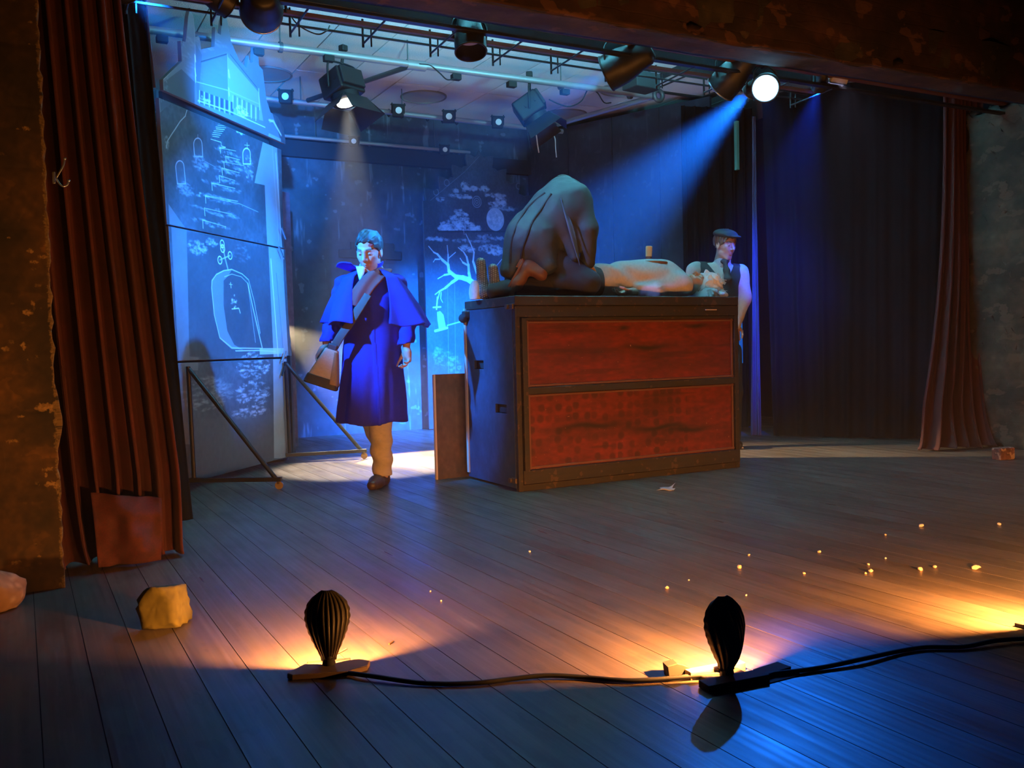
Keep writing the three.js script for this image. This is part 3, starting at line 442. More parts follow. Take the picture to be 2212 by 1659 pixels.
{ // hook on the pier
  const h = thing('coat_hook', 'bright metal double coat hook sticking out of the pillar edge', 'hook', atS(126, 378, 4.25)), k = 3.75 / FOCAL, q = (x, y) => P3((x - 126) * k, -(y - 378) * k, 0);
  part('upper_hook', [tube([q(122, 384), q(131, 368), q(137, 356), q(140, 344)], 0.004, 20), new THREE.SphereGeometry(0.007, 12, 8).translate(...q(140, 342).toArray())], chrome, h);
  part('lower_hook', [tube([q(122, 386), q(127, 396), q(134, 402), q(142, 399), q(146, 391)], 0.004, 20), new THREE.SphereGeometry(0.007, 12, 8).translate(...q(146, 389).toArray())], chrome, h);
  part('backplate', box(0.012, 0.05, 0.02, ...q(117, 385).toArray(), 0.004), chrome, h);
}

// ---------------------------------------------------------------- the trunk
{
  const x0 = 2.80, x1 = 4.684, s0 = 5.09, s1 = 5.83, H = 1.268, w = x1 - x0, d = s1 - s0;
  const t = thing('wardrobe_trunk', 'huge upright trunk with two stained red front panels and dark side', 'trunk', V((x0 + x1) / 2, 0, s0));
  const darkWood = std([1, 1, 1], 0.62, { map: dataTex(512, 512, (u, v) => { const a = fbm(u, v, 8, 40, 4, 501), b = fbm(u, v, 30, 30, 3, 507), k = 0.75 + 0.5 * a; return b > 0.73 ? [0.3, 0.21, 0.15] : [0.155 * k, 0.115 * k, 0.09 * k]; }, true) });
  const stain = (seed, dots) => dataTex(1024, 512, (u, v) => {
    const a = fbm(u, v, 5, 4, 5, seed), b = fbm(u, v, 40, 24, 3, seed + 5); let c = mix3([0.60, 0.17, 0.11], [0.42, 0.11, 0.08], clamp(a * 1.8 - 0.5, 0, 1)).map((q) => q * (0.82 + 0.36 * b));
    const sm = sstep(fbm(u, v, 3, 9, 4, seed + 9), 0.66, 0.8); c = mix3(c, [0.22, 0.08, 0.055], 0.35 * sm); for (const [su, sv, sl] of dots ? [[0.62, 0.42, 0.13], [0.3, 0.52, 0.12], [0.75, 0.36, 0.1]] : [[0.56, 0.56, 0.1], [0.8, 0.9, 0.06], [0.46, 0.85, 0.02]]) c = mix3(c, [0.13, 0.06, 0.045], 0.85 * Math.exp(-(((u - su) / sl) ** 2)) * Math.exp(-(((v - sv - 0.02 * Math.sin(u * 30)) / 0.035) ** 2)));
    if (dots) { const gx = u * 26, gy = v * 7, cx = Math.floor(gx), cy = Math.floor(gy), dx = gx - cx - 0.5 - 0.5 * (hash(cx, cy, 3) - 0.5), dy = gy - cy - 0.5 - 0.4 * (hash(cx, cy, 4) - 0.5); c = mix3(c, [0.2, 0.07, 0.05], 0.6 * (1 - sstep(Math.hypot(dx, dy), 0.2, 0.5)) * hash(cx, cy, 6) * (u < 0.75 ? 1 : 0.3)); }
    if (fbm(u, v, 90, 45, 1, seed + 3) > 0.985) c = [0.9, 0.75, 0.6]; return c;
  }, true);
  const L = (a, b, y0, y1, z0, z1, r = 0.004) => uvBox(box(b - a, y1 - y0, z1 - z0, (a + b) / 2 - (x0 + x1) / 2, (y0 + y1) / 2, -(z0 + z1) / 2, r));
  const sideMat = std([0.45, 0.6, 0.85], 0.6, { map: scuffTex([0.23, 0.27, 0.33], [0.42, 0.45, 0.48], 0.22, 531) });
  part('carcass', [L(x0 + 0.03, x1 - 0.02, 0.03, H - 0.03, 0.035, d - 0.02)], darkWood, t);
  part('lid', [L(x0 - 0.002, x1, 1.205, H, -0.006, d, 0.007), L(x0 + 0.006, x1, 1.13, 1.203, -0.002, 0.03, 0.004)], darkWood, t);
  part('stile', [L(x0, x0 + 0.035, 0.0, 1.2, 0, 0.035)], darkWood, t); part('stile', [L(x0 + 0.048, x0 + 0.085, 0.13, 1.125, -0.004, 0.03)], darkWood, t); part('stile', [L(x1 - 0.035, x1, 0, 1.2, 0, 0.035)], darkWood, t);
  part('mid_rail', [L(x0 + 0.085, x1 - 0.035, 0.628, 0.674, 0.002, 0.035)], darkWood, t);
  part('bottom_rail', [L(x0 + 0.036, x1, 0.045, 0.135, -0.004, 0.035), L(x0 + 0.036, x1 - 0.03, 0.0, 0.043, 0.004, 0.05)], darkWood, t);
  part('top_rail', [L(x0 + 0.085, x1 - 0.035, 1.108, 1.128, 0.002, 0.035)], darkWood, t);
  const moulding = std([0.17, 0.06, 0.038], 0.6);
  for (const [y0, y1, seed, dots] of [[0.672, 1.108, 541, 0], [0.137, 0.63, 547, 1]]) {
    const a = x0 + 0.088, b = x1 - 0.036, g = box(b - a, y1 - y0, 0.012, (a + b) / 2 - (x0 + x1) / 2, (y0 + y1) / 2, -0.034), p = g.attributes.position, uv = g.attributes.uv;
    for (let i = 0; i < p.count; i++) uv.setXY(i, (p.getX(i) + w / 2) / w, (p.getY(i) - y0) / (y1 - y0));
    const pn = part('front_panel', g, std([0.64, 0.56, 0.54], 0.66, { map: stain(seed, dots) }), t, dots ? 'lower red panel blotched with dark dabs' : 'upper red panel with a dark scrape');
    const fr = (x, y, ww, hh) => box(ww, hh, 0.014, x - (x0 + x1) / 2, y, -0.022, 0.004);
    part('moulding', [fr((a + b) / 2, y0 + 0.012, b - a, 0.014), fr((a + b) / 2, y1 - 0.012, b - a, 0.014), fr(a + 0.012, (y0 + y1) / 2, 0.014, y1 - y0), fr(b - 0.012, (y0 + y1) / 2, 0.014, y1 - y0)], moulding, pn);
  }
  { // side board with two slots and a cut-out hand hole
    const pts = [[0.036, 0.02], [d, 0.02], [d, H - 0.066], [0.036, H - 0.066]], sh = new THREE.Shape(pts.map((p) => new THREE.Vector2(...p))), slot = (a, b, y0, y1) => { const h = new THREE.Path([[a, y0], [b, y0], [b, y1], [a, y1]].map((p) => new THREE.Vector2(...p))); sh.holes.push(h); };
    slot(0.46, 0.60, 0.79, 0.85); slot(0.14, 0.30, 0.50, 0.56);
    const g = new THREE.ExtrudeGeometry(sh, { depth: 0.016, bevelEnabled: true, bevelThickness: 0.002, bevelSize: 0.002, bevelOffset: -0.002, bevelSegments: 1 }); g.rotateY(Math.PI / 2); g.translate(x0 - 0.001 - (x0 + x1) / 2, 0, 0);
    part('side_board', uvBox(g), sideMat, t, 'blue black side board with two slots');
    for (const [a, y] of [[0.46, 0.79], [0.14, 0.50]]) part('slot_box', [uvBox(box(0.008, 0.05, 0.13, x0 + 0.026 - (x0 + x1) / 2, y + 0.03, -(a + 0.07)))], M.black, t);
    part('painted_lit_strip', uvBox(box(0.014, H - 0.1, 0.03, x0 - 0.008 - (x0 + x1) / 2, H / 2, -(d - 0.014), 0.004)), std([0.42, 0.36, 0.28], 0.7), t, 'pale strip on the back corner, lamp light put into its colour');  // cream strip paints in the lamp light along the back corner
    for (const [y, z, ww] of [[1.20, 0.04, 0.06], [0.07, 0.05, 0.06]]) part('corner_clasp', [box(0.014, 0.035, ww, x0 - 0.008 - (x0 + x1) / 2, y, -z, 0.004), place(cyl(0.016, 0.016, 0.03), P3(x0 - 0.014 - (x0 + x1) / 2, y, -z - 0.03), 0, 0, Math.PI / 2)], std([0.12, 0.08, 0.05], 0.45, { metalness: 0.6 }), t);
    part('hinge_knob', [place(new THREE.SphereGeometry(0.034, 16, 12), P3(x0 - 0.028 - (x0 + x1) / 2, 1.15, -(d - 0.03))), box(0.05, 0.05, 0.05, x0 - 0.02 - (x0 + x1) / 2, 1.175, -(d - 0.06), 0.01)], M.black, t);
    part('rail_pin', box(0.10, 0.006, 0.012, x0 + 0.72 - (x0 + x1) / 2 + 0.9, 1.172, 0.006), std([0.7, 0.55, 0.4], 0.5), t);
  }
}
{ // board standing against the back corner of the trunk
  const t = thing('plywood_board', 'brown plywood board standing on edge by the back corner of the trunk', 'board', V(2.86, 0, 5.95), 0.03);
  part('sheet', uvBox(box(0.52, 0.755, 0.022, 0, 0.378, 0, 0.002)), std([1, 1, 1], 0.8, { map: scuffTex([0.34, 0.25, 0.19], [0.45, 0.35, 0.26], 0.2, 561) }), t);
  part('painted_lit_edge', [box(0.014, 0.755, 0.026, -0.266, 0.378, 0, 0.002)], std([0.62, 0.5, 0.36], 0.7), t, 'pale edge, lamp light put into its colour');  // edge coloured pale to stand for cream light falling on it
}
// ---------------------------------------------------------------- painted castle flat on wheeled braces
{
  const base = V(0.959, 0, 6.523), dir = P3(0.67, 0, -0.743).normalize(), nrm = P3(-dir.z, 0, dir.x).multiplyScalar(1); if (nrm.z < 0) nrm.negate();
  const uv = (px, py) => { const d = ray(px, py), t = base.clone().sub(camera.position).dot(nrm) / d.dot(nrm), q = camera.position.clone().addScaledVector(d, t).sub(base); return [q.dot(dir), q.y + EYE - EYE + base.y + 0]; };
  const UVp = (a) => a.map(([x, y]) => uv(x, y));
  const outline = UVp([[398, 1060], [370, 600], [344, 172], [385, 133], [383, 89], [393, 91], [395, 80], [399, 36], [403, 18], [411, 38], [415, 80], [420, 78], [424, 82], [427, 107], [456, 101], [458, 59], [463, 72], [470, 76], [473, 45], [478, 28], [485, 50], [492, 90], [509, 129], [526, 148], [530, 121], [534, 136], [540, 134], [542, 97], [546, 87], [550, 102], [553, 142], [561, 151], [565, 184], [569, 216], [578, 243], [594, 253], [606, 276], [610, 302], [612, 420], [616, 560], [622, 680], [630, 770], [634, 860], [640, 1000]]);
  outline[0][1] = 0.05; outline[outline.length - 1][1] = 0.05; outline[0][0] = 0;
  const U0 = -0.12, U1 = 1.62, V1 = 3.6, toC = (w, h) => ([px, py]) => { const [u, v] = uv(px, py); return [((u - U0) / (U1 - U0)) * w, h - (v / V1) * h]; };
  const tex = canvasTex(1024, 2048, (x, w, h) => {
    const C = toC(w, h), r = mulberry(77), id = x.createImageData(w, h);
    for (let j = 0; j < h; j++) for (let i = 0; i < w; i++) { const a = fbm(i / w, j / h, 6, 12, 5, 701), b = fbm(i / w, j / h, 70, 130, 2, 703), k = (0.55 + 0.75 * a) * (0.8 + 0.4 * b), o = (j * w + i) * 4; id.data[o] = 54 * k; id.data[o + 1] = 60 * k; id.data[o + 2] = 70 * k; id.data[o + 3] = 255; }
    x.putImageData(id, 0, 0); x.lineCap = 'round'; x.lineJoin = 'round';
    const path = (pts, close) => { x.beginPath(); pts.map(C).forEach((p, i) => (i ? x.lineTo(...p) : x.moveTo(...p))); if (close) x.closePath(); };
    const fill = (pts, col, a = 1) => { x.globalAlpha = a; x.fillStyle = col; path(pts, true); x.fill(); x.globalAlpha = 1; };
    const line = (pts, col, wd, a = 1) => { x.globalAlpha = a; x.strokeStyle = col; const cp = pts.map(C); for (let k = 0; k < 4; k++) { x.globalAlpha = a * (0.35 + 0.25 * r()); x.lineWidth = wd * (0.3 + 0.4 * r()); x.beginPath(); cp.forEach((p, i) => { const jx = p[0] + (r() - 0.5) * wd * 0.7, jy = p[1] + (r() - 0.5) * wd * 0.7; i ? x.lineTo(jx, jy) : x.moveTo(jx, jy); }); x.stroke(); } x.globalAlpha = 1; };
    const brush = (cx, cy, rx, ry, col, n, a = 0.35) => { const [X, Y] = C([cx, cy]); for (let i = 0; i < n; i++) { const t = r() * 7, q = Math.sqrt(r()); const bx = X + Math.cos(t) * q * rx, by = Y + Math.sin(t) * q * ry, an = (r() - 0.5) * 0.7, ln = 5 + rx * 0.16 * r(); x.fillStyle = col; for (let k = 0; k < 9; k++) { x.globalAlpha = a * 0.32 * (0.3 + 0.7 * r()); x.beginPath(); x.ellipse(bx + ln * (r() - 0.5) * 1.6, by + 5 * (r() - 0.5), ln * (0.3 + 0.5 * r()), 1.5 + 4 * r(), an + 0.3 * (r() - 0.5), 0, 7); x.fill(); } } x.globalAlpha = 1; };
    const hi = '#c8d2d8', mid = '#7d8894', pale = '#98a2aa';
    fill([[330, 260], [345, 160], [385, 100], [400, 10], [430, 60], [480, 10], [500, 90], [548, 80], [580, 240], [604, 318], [440, 236], [380, 214]], '#6a7684', 0.75); brush(460, 150, 260, 130, '#8793a0', 120, 0.25);
    // chapel walls and roof
    fill([[429, 128], [484, 112], [545, 190], [556, 222], [565, 278], [432, 222]], '#5f6c7c', 0.85); fill([[484, 122], [552, 200], [562, 262], [486, 240]], '#8794a2', 0.8); fill([[416, 95], [429, 120], [420, 230], [416, 180]], '#4a5563', 0.9);
    fill([[429, 116], [478, 104], [484, 112], [430, 130]], '#59636f', 0.9); line([[427, 134], [482, 118]], '#20262e', 6, 0.9); line([[490, 118], [548, 190]], '#232a33', 6, 0.9);
    line([[383, 89], [384, 133], [345, 172]], hi, 5); line([[413, 118], [415, 172]], hi, 7); line([[411, 40], [414, 118]], mid, 4); for (const y of [120, 150, 165]) line([[414, y], [415, y + 14]], hi, 9);
    for (const y of [152, 190]) line([[486, y], [488, y + 16]], '#e8eef0', 12); line([[484, 118], [487, 240]], pale, 5); line([[552, 192], [554, 238]], hi, 6);
    line([[418, 178], [486, 196], [552, 225]], pale, 6);
    for (let i = 0; i < 7; i++) { const u = 425 + i * 11, y = 196 + i * 4; fill([[u, y], [u + 6, y + 2], [u + 6, y + 30], [u, y + 28]], '#2a333e', 0.9); line([[u - 2, y], [u - 2, y + 28]], hi, 6, 0.85); }
    for (let i = 0; i < 6; i++) { const u = 498 + i * 10, y = 206 + i * 5; fill([[u, y], [u + 5, y + 2], [u + 5, y + 30], [u, y + 28]], '#5a6875', 0.8); line([[u - 2, y + 2], [u - 2, y + 30]], '#e6ecee', 6, 0.9); }
    line([[420, 218], [488, 240], [566, 275]], hi, 8, 0.9); brush(515, 242, 50, 24, '#eef2f2', 40, 0.5); brush(435, 215, 40, 10, hi, 24);
    fill([[346, 178], [384, 150], [413, 178], [413, 225], [385, 216], [350, 240]], '#3c4653', 0.9); brush(352, 190, 12, 60, mid, 20);
    // tree line at left, stairs, gravestones
    line([[408, 234], [403, 250], [392, 262], [382, 278], [372, 292], [364, 305], [362, 320]], '#aab6c4', 6, 0.85); brush(363, 305, 14, 30, mid, 26);
    for (let i = 0; i < 9; i++) line([[478 - i * 2 - r() * 4, 262 + i * 4], [500 - i * 3, 264 + i * 4]], hi, 3.5, 0.75); brush(520, 282, 44, 14, '#bcd0d8', 60, 0.5);
    line([[458, 300], [480, 307], [481, 315], [490, 318], [476, 320]], hi, 3.5, 0.9);
    const steps = [[478, 322, 34], [490, 340, 30], [486, 352, 44], [482, 366, 38], [476, 382, 34], [460, 398, 50], [446, 425, 70], [444, 452, 60], [440, 478, 50]];
    steps.forEach(([sx, sy, sw], i) => { line([[sx, sy - 3], [sx + 1, sy + 9 + i * 0.8]], hi, 5, 0.85); line([[sx, sy - 3], [sx + sw, sy + 4 + i]], hi, 3.5, 0.7); brush(sx + sw * 0.45, sy + 6, sw * 3.2, 13, pale, 22, 0.4); });
    line([[446, 424], [520, 440], [560, 458]], hi, 3, 0.6);
    const grave = (cx, top, hw, hh, lean, wd, col) => { const pts = []; for (let a = Math.PI; a >= 0; a -= 0.26) pts.push([cx + Math.cos(a) * hw + lean * 0.0, top + hw * 1.5 - Math.sin(a) * hw * 1.5]); pts.push([cx + hw + lean * hh, top + hh], [cx - hw + lean * hh, top + hh]); fill(pts, '#56636f', 0.25); path(pts, true); x.strokeStyle = col; x.lineWidth = wd; x.globalAlpha = 0.8; x.stroke(); x.globalAlpha = 1; };
    grave(430, 298, 9, 40, 0.04, 5, '#a8b6c6'); brush(436, 352, 60, 34, mid, 70, 0.45); line([[430, 290], [430, 300]], pale, 4); line([[440, 345], [468, 361]], pale, 3, 0.6);
    grave(391, 347, 9, 50, 0.07, 5, '#93a0b0'); brush(402, 408, 64, 26, mid, 60, 0.4); grave(535, 320, 8, 34, 0.02, 6, hi); line([[536, 308], [537, 322]], hi, 4); line([[531, 313], [541, 314]], hi, 3); brush(540, 365, 40, 60, pale, 60, 0.4);
    // big headstone with cross
    fill([[398, 500], [590, 540], [590, 770], [410, 770]], '#2f3742', 0.5);
    const stone = [[470, 755], [490, 757], [565, 752], [561, 720], [548, 650], [536, 605], [522, 592], [500, 582], [482, 584], [466, 592], [457, 606], [456, 622], [462, 680], [474, 730], [500, 752]];
    x.globalAlpha = 0.5; path([[457, 606], [466, 592], [482, 584], [500, 582], [492, 596], [482, 606], [482, 660], [490, 715], [505, 745], [525, 756], [500, 752], [474, 730], [462, 680], [456, 622]], true); x.fillStyle = '#8c98a6'; x.fill(); x.globalAlpha = 1; line(stone.slice(3).concat([stone[2]]), '#b4c4d2', 7, 0.8); line([[484, 598], [500, 592], [520, 598], [534, 612], [551, 740]], '#b4c4d2', 5, 0.8); line([[535, 612], [545, 660], [566, 752]], hi, 12, 0.75);
    line([[491, 582], [486, 560], [482, 540], [478, 527]], '#a6b4c2', 14, 0.7); for (const [cx, cy] of [[474, 562], [496, 552], [479, 527], [480, 537]]) { const [X, Y] = C([cx, cy]); x.strokeStyle = '#b4c2d0'; x.lineWidth = 5; x.beginPath(); x.arc(X, Y, 16, 0, 7); x.stroke(); } line([[474, 562], [496, 552]], '#a6b4c2', 8, 0.8);
    line([[497, 610], [498, 622]], hi, 5); line([[494, 614], [501, 615]], hi, 3); brush(505, 652, 22, 30, hi, 14, 0.6); line([[500, 668], [515, 666], [518, 676]], hi, 6);
    brush(425, 535, 70, 30, '#94a0ac', 80, 0.45); brush(455, 524, 50, 16, '#94a0ac', 40, 0.4); brush(520, 548, 80, 40, '#6b7886', 40, 0.3);
    // pale border, ledges, ground strokes
    fill([[366, 440], [402, 492], [408, 770], [428, 772], [428, 800], [412, 800], [420, 960], [398, 960], [380, 700]], '#646a72', 0.7);
    fill([[552, 395], [574, 288], [600, 300], [606, 420], [612, 600], [622, 770], [632, 990], [592, 990], [590, 770], [580, 560], [574, 400]], '#93a0aa', 0.7); line([[575, 262], [584, 262], [600, 290]], hi, 16, 0.8); line([[590, 310], [604, 520]], '#8a98a6', 10, 0.8); line([[598, 330], [612, 560]], '#e2e8ea', 5, 0.8); line([[604, 330], [606, 480]], '#3a444e', 4, 0.7); line([[584, 560], [600, 770]], '#dfe6e8', 8, 0.7); line([[596, 590], [612, 770]], '#3a444e', 5, 0.7);
    line([[508, 758], [560, 757], [595, 760]], hi, 8, 0.8); fill([[560, 752], [612, 752], [612, 764], [560, 766]], '#a8b4bc', 0.8);
    brush(548, 790, 150, 60, '#aab4bc', 90, 0.5); brush(548, 850, 150, 60, '#98a4ae', 110, 0.5); brush(450, 850, 190, 70, '#777c80', 150, 0.45); brush(540, 890, 150, 26, '#a6b0b8', 50, 0.5);
    fill([[428, 905], [590, 896], [592, 1000], [400, 1050]], '#3b4048', 0.6);
  });
  const mat = [std([1, 1, 1], 0.75, { map: tex }), std([0.10, 0.11, 0.13], 0.8)];
  const f = thing('castle_flat', 'tall cut-out scenic flat painted with a chapel, stairs and gravestones', 'scenery flat', base, Math.atan2(-dir.z, dir.x));
  const cut = [[0.05, 0.885], [0.9, 1.808], [1.822, 2.655], [2.70, 4]];
  cut.forEach(([lo, hi], i) => {
    const g = cutout(clipPoly(clipPoly(outline, 1, lo, true), 1, hi, false), 0.03, 0.002), p = g.attributes.position, q = g.attributes.uv; for (let k = 0; k < p.count; k++) q.setXY(k, (p.getX(k) - U0) / (U1 - U0), p.getY(k) / V1);
    const m = part('panel', g, mat, f); m.position.z = i === 3 ? 0.028 : 0.004 * (i % 2); m.rotation.x = i === 2 ? -0.004 : 0;
  });
  part('added_rear_black', box(1.5, 2.6, 0.004, 0.76, 1.37, -0.036), M.black, f);  // unseen black sheet added to stop lamp light bouncing off the back
  for (const v of [0.8925, 1.815, 2.68]) part('rear_batten', box(1.46, 0.09, 0.03, 0.72, v, -0.054, 0.003), M.black, f);
  const tubeMat = std([0.014, 0.016, 0.02], 0.5, { metalness: 0.4 });
  for (const [u, label] of [[0.06, 'near'], [1.47, 'far']]) {
    part('brace', [bar(P3(u, 0.86, 0.03), P3(u + 0.02, 0.06, 0.03), 0.016), bar(P3(u, 0.84, 0.035), P3(u + (u < 1 ? 0.08 : 0.30), 0.075, u < 1 ? 0.62 : 0.56), 0.016), beam(P3(u, 0.07, 0.0), P3(u + (u < 1 ? 0.085 : 0.32), 0.072, u < 1 ? 0.66 : 0.6), 0.035, 0.03)], tubeMat, f);
    const c = P3(u + (u < 1 ? 0.085 : 0.31), 0.03, u < 1 ? 0.64 : 0.58); part('caster', [place(cyl(0.028, 0.028, 0.022, 20), c.clone(), 0, 0.4, Math.PI / 2), box(0.036, 0.03, 0.02, c.x, 0.055, c.z, 0.004)], std([0.14, 0.10, 0.05], 0.35, { metalness: 0.5 }), f);
  }
  for (const [px, py] of [[606, 505], [606, 770], [600, 545], [606, 800]]) { const [u, v] = uv(px, py); part('hinge', [place(box(0.11, 0.012, 0.012), P3(u, v, 0.03), 0, 0, py % 2 ? -0.9 : 0.9)], py < 780 ? chrome : M.black, f); }
  part('side_rail', [box(0.03, 0.86, 0.03, 1.50, 0.48, -0.03, 0.003), box(0.03, 0.86, 0.03, 1.56, 0.48, 0.02, 0.003)], tubeMat, f);
}
{ // narrow flat behind it
  const m = part('narrow_flat', uvBox(box(0.62, 2.5, 0.03, 0, 1.25, 0, 0.003)), std([1, 1, 1], 0.8, { map: scuffTex([0.34, 0.27, 0.36], [0.5, 0.45, 0.5], 0.2, 821) }), scene); m.position.copy(V(2.12, 0, 8.75)); m.rotation.y = 0.5; tag(m, 'narrow plain flat showing past the edge of the castle flat, violet light put into its colour', 'scenery flat');  // violet tint stands for purple light on this flat
}
// ---------------------------------------------------------------- moon flat against the back wall
{
  const s = 9.58, x0 = 4.112, W = 1.47, Ht = 3.25, loc = ([px, py]) => { const q = atS(px, py, s); return [q.x - x0, q.y]; };
  const out = [[0, 0.01], [0, 2.61]]; // gable with cog-like crockets
  const cx = W / 2, n = 4; for (let i = 0; i <= n * 6; i++) { const t = i / (n * 6), b = [t * (cx - 0.03), lerp(2.62, Ht - 0.06, t)], k = (i % 6) / 6, bump = k > 0.15 && k < 0.75 ? 0.085 * Math.sin(((k - 0.15) / 0.6) * Math.PI) + 0.03 * Math.sin(k * 30) : 0; out.push([b[0] - bump * 0.6, b[1] + bump * 0.75]); }
  out.push([cx, Ht]); const left = out.slice(1, -1).reverse(); for (const [u, v] of left) out.push([W - u, v]); out.push([W, 0.01]);
  const tex = canvasTex(1024, 2048, (x, w, h) => {
    const r = mulberry(19), C = (p) => { const [u, v] = loc(p); return [(u / W) * w, h - (v / 3.4) * h]; }, id = x.createImageData(w, h);
    for (let j = 0; j < h; j++) for (let i = 0; i < w; i++) { const a = fbm(i / w, j / h, 5, 9, 5, 901), b = fbm(i / w, j / h, 90, 160, 2, 903), k = (0.6 + 0.6 * a) * (0.85 + 0.3 * b), o = (j * w + i) * 4; id.data[o] = 58 * k; id.data[o + 1] = 66 * k; id.data[o + 2] = 80 * k; id.data[o + 3] = 255; }
    x.putImageData(id, 0, 0); x.lineCap = 'round'; const S = w / (W * 195);
    const line = (pts, col, wd, a = 1) => { x.globalAlpha = a; x.strokeStyle = col; x.lineWidth = wd * S; x.beginPath(); pts.map(C).forEach((p, i) => (i ? x.lineTo(...p) : x.moveTo(...p))); x.stroke(); x.globalAlpha = 1; };
    const cloud = (list, col, a) => { for (const [px, py, rx, ry, nn] of list) { const [X, Y] = C([px, py]); for (let i = 0; i < nn; i++) { const t = r() * 7, q = Math.sqrt(r()), bx = X + Math.cos(t) * q * rx * S, by = Y + Math.sin(t) * q * ry * S; x.globalAlpha = a * (0.3 + 0.7 * r()); x.fillStyle = col; x.beginPath(); x.ellipse(bx, by, (1.5 + 4 * r()) * S, (1 + 2 * r()) * S, r() * 0.6 - 0.3, 0, 7); x.fill(); } } x.globalAlpha = 1; };
    line([[930, 433], [1005, 370], [1035, 338]], '#8593a0', 1.2, 0.5); for (const [px, py] of [[942, 415], [965, 395], [1120, 402], [1104, 385]]) { const [X, Y] = C([px, py]); x.strokeStyle = '#93a0ac'; x.globalAlpha = 0.5; x.lineWidth = 2 * S; x.beginPath(); x.arc(X, Y, 6 * S, 0, 7); x.stroke(); } x.globalAlpha = 1;
    cloud([[1003, 403, 10, 9, 46], [1020, 407, 14, 5, 40], [1045, 408, 12, 6, 40], [985, 412, 6, 5, 16]], '#9fb0c0', 0.55); cloud([[995, 424, 30, 4, 70], [1070, 422, 30, 4, 60]], '#9fb0c0', 0.5); cloud([[1082, 434, 14, 8, 50], [1075, 441, 24, 5, 60], [950, 430, 10, 5, 14]], '#a8b8c6', 0.5);
    for (const q of [11, 7, 3]) { const [X, Y] = C([1030, 436]); x.strokeStyle = '#93a4b4'; x.globalAlpha = 0.6; x.lineWidth = 2 * S; x.beginPath(); x.arc(X, Y, q * S, 0, 7); x.stroke(); } x.globalAlpha = 1;
    cloud([[993, 470, 22, 16, 120], [975, 488, 28, 10, 130], [1010, 490, 26, 9, 120], [958, 492, 16, 7, 50], [1030, 493, 12, 5, 30]], '#a9bcc9', 0.5); line([[945, 500], [1090, 500]], '#1c222c', 3, 0.8);
    { const [X, Y] = C([1070, 474]); x.fillStyle = '#aebfca'; x.globalAlpha = 0.85; x.beginPath(); x.arc(X, Y, 23 * S, 0, 7); x.fill(); for (let i = 0; i < 60; i++) { const t = r() * 7, q = Math.sqrt(r()) * 19 * S; x.globalAlpha = 0.25; x.fillStyle = r() < 0.6 ? '#6f8190' : '#d6e0e4'; x.beginPath(); x.ellipse(X + Math.cos(t) * q, Y + Math.sin(t) * q, (2 + 3 * r()) * S, (1 + 3 * r()) * S, r() * 3, 0, 7); x.fill(); } x.globalAlpha = 1; }
    cloud([[1085, 450, 40, 4, 60], [940, 516, 22, 4, 60], [1060, 513, 40, 5, 70], [1010, 520, 60, 3, 50]], '#93a8b8', 0.45); cloud([[1010, 537, 20, 7, 60], [1060, 538, 32, 9, 100], [1075, 545, 22, 6, 50]], '#a9c0cc', 0.5); line([[1000, 490], [1003, 507]], '#cfdadf', 1.4, 0.6);
    const tr = '#b9ced6', tree = (pts, wd) => { for (let i = 1; i < pts.length; i++) line([pts[i - 1], pts[i]], tr, lerp(wd[0], wd[1], (i - 0.5) / (pts.length - 1)), 0.9); };
    tree([[1046, 655], [1040, 630], [1026, 614], [1012, 604], [1000, 600], [985, 598], [970, 586], [968, 572], [955, 561], [945, 549], [937, 545], [926, 532]], [15, 1.4]); tree([[988, 602], [976, 610], [962, 622], [948, 630], [940, 636]], [7, 1.5]); tree([[976, 591], [960, 594], [946, 602]], [5, 1.2]); tree([[1016, 604], [1013, 590], [1012, 572], [1008, 555], [1002, 545], [990, 535]], [8, 1.4]); tree([[1012, 574], [1000, 567], [994, 558]], [5, 1.2]); tree([[968, 570], [968, 550], [966, 530]], [4, 1]); tree([[969, 558], [984, 545]], [3, 1]); tree([[1030, 590], [1022, 565], [1024, 545], [1016, 525], [1006, 505]], [6, 1]); tree([[950, 560], [940, 560], [936, 566]], [3, 1]); tree([[950, 630], [946, 645], [944, 655]], [3, 1]); tree([[953, 632], [952, 645], [956, 653]], [2.5, 1]); tree([[1062, 640], [1064, 600], [1072, 575], [1084, 560]], [5, 1]);
    line([[945, 642], [943, 668]], tr, 3); line([[936, 664], [952, 663]], tr, 3); x.fillStyle = '#9db4bf'; x.globalAlpha = 0.85; x.beginPath(); [[944, 674], [951, 672], [958, 680], [963, 706], [948, 710], [945, 690]].map(C).forEach((p, i) => (i ? x.lineTo(...p) : x.moveTo(...p))); x.fill(); x.globalAlpha = 1; line([[940, 715], [966, 708]], tr, 5, 0.85); line([[966, 703], [998, 694]], tr, 2.5, 0.6); cloud([[960, 775, 26, 16, 60], [945, 760, 12, 8, 30], [985, 790, 14, 20, 40]], '#70828f', 0.35);
    for (const px of [967, 982]) line([[px, 610], [px + 3, 905]], '#8796a6', 1, 0.5);
  });
  const f = thing('moon_flat', 'gabled scenic flat painted with moon, clouds and a bare tree', 'scenery flat', V(x0, 0, s));
  const g = cutout(out, 0.035, 0.002), p = g.attributes.position, q = g.attributes.uv; for (let i = 0; i < p.count; i++) q.setXY(i, p.getX(i) / W, p.getY(i) / 3.4);
  part('painted_board', g, [std([1, 1, 1], 0.75, { map: tex }), std([0.1, 0.11, 0.13], 0.8)], f);
  part('rear_frame', [box(0.06, 2.5, 0.03, 0.1, 1.3, -0.055), box(0.06, 2.5, 0.03, W - 0.1, 1.3, -0.055)], M.black, f);
}
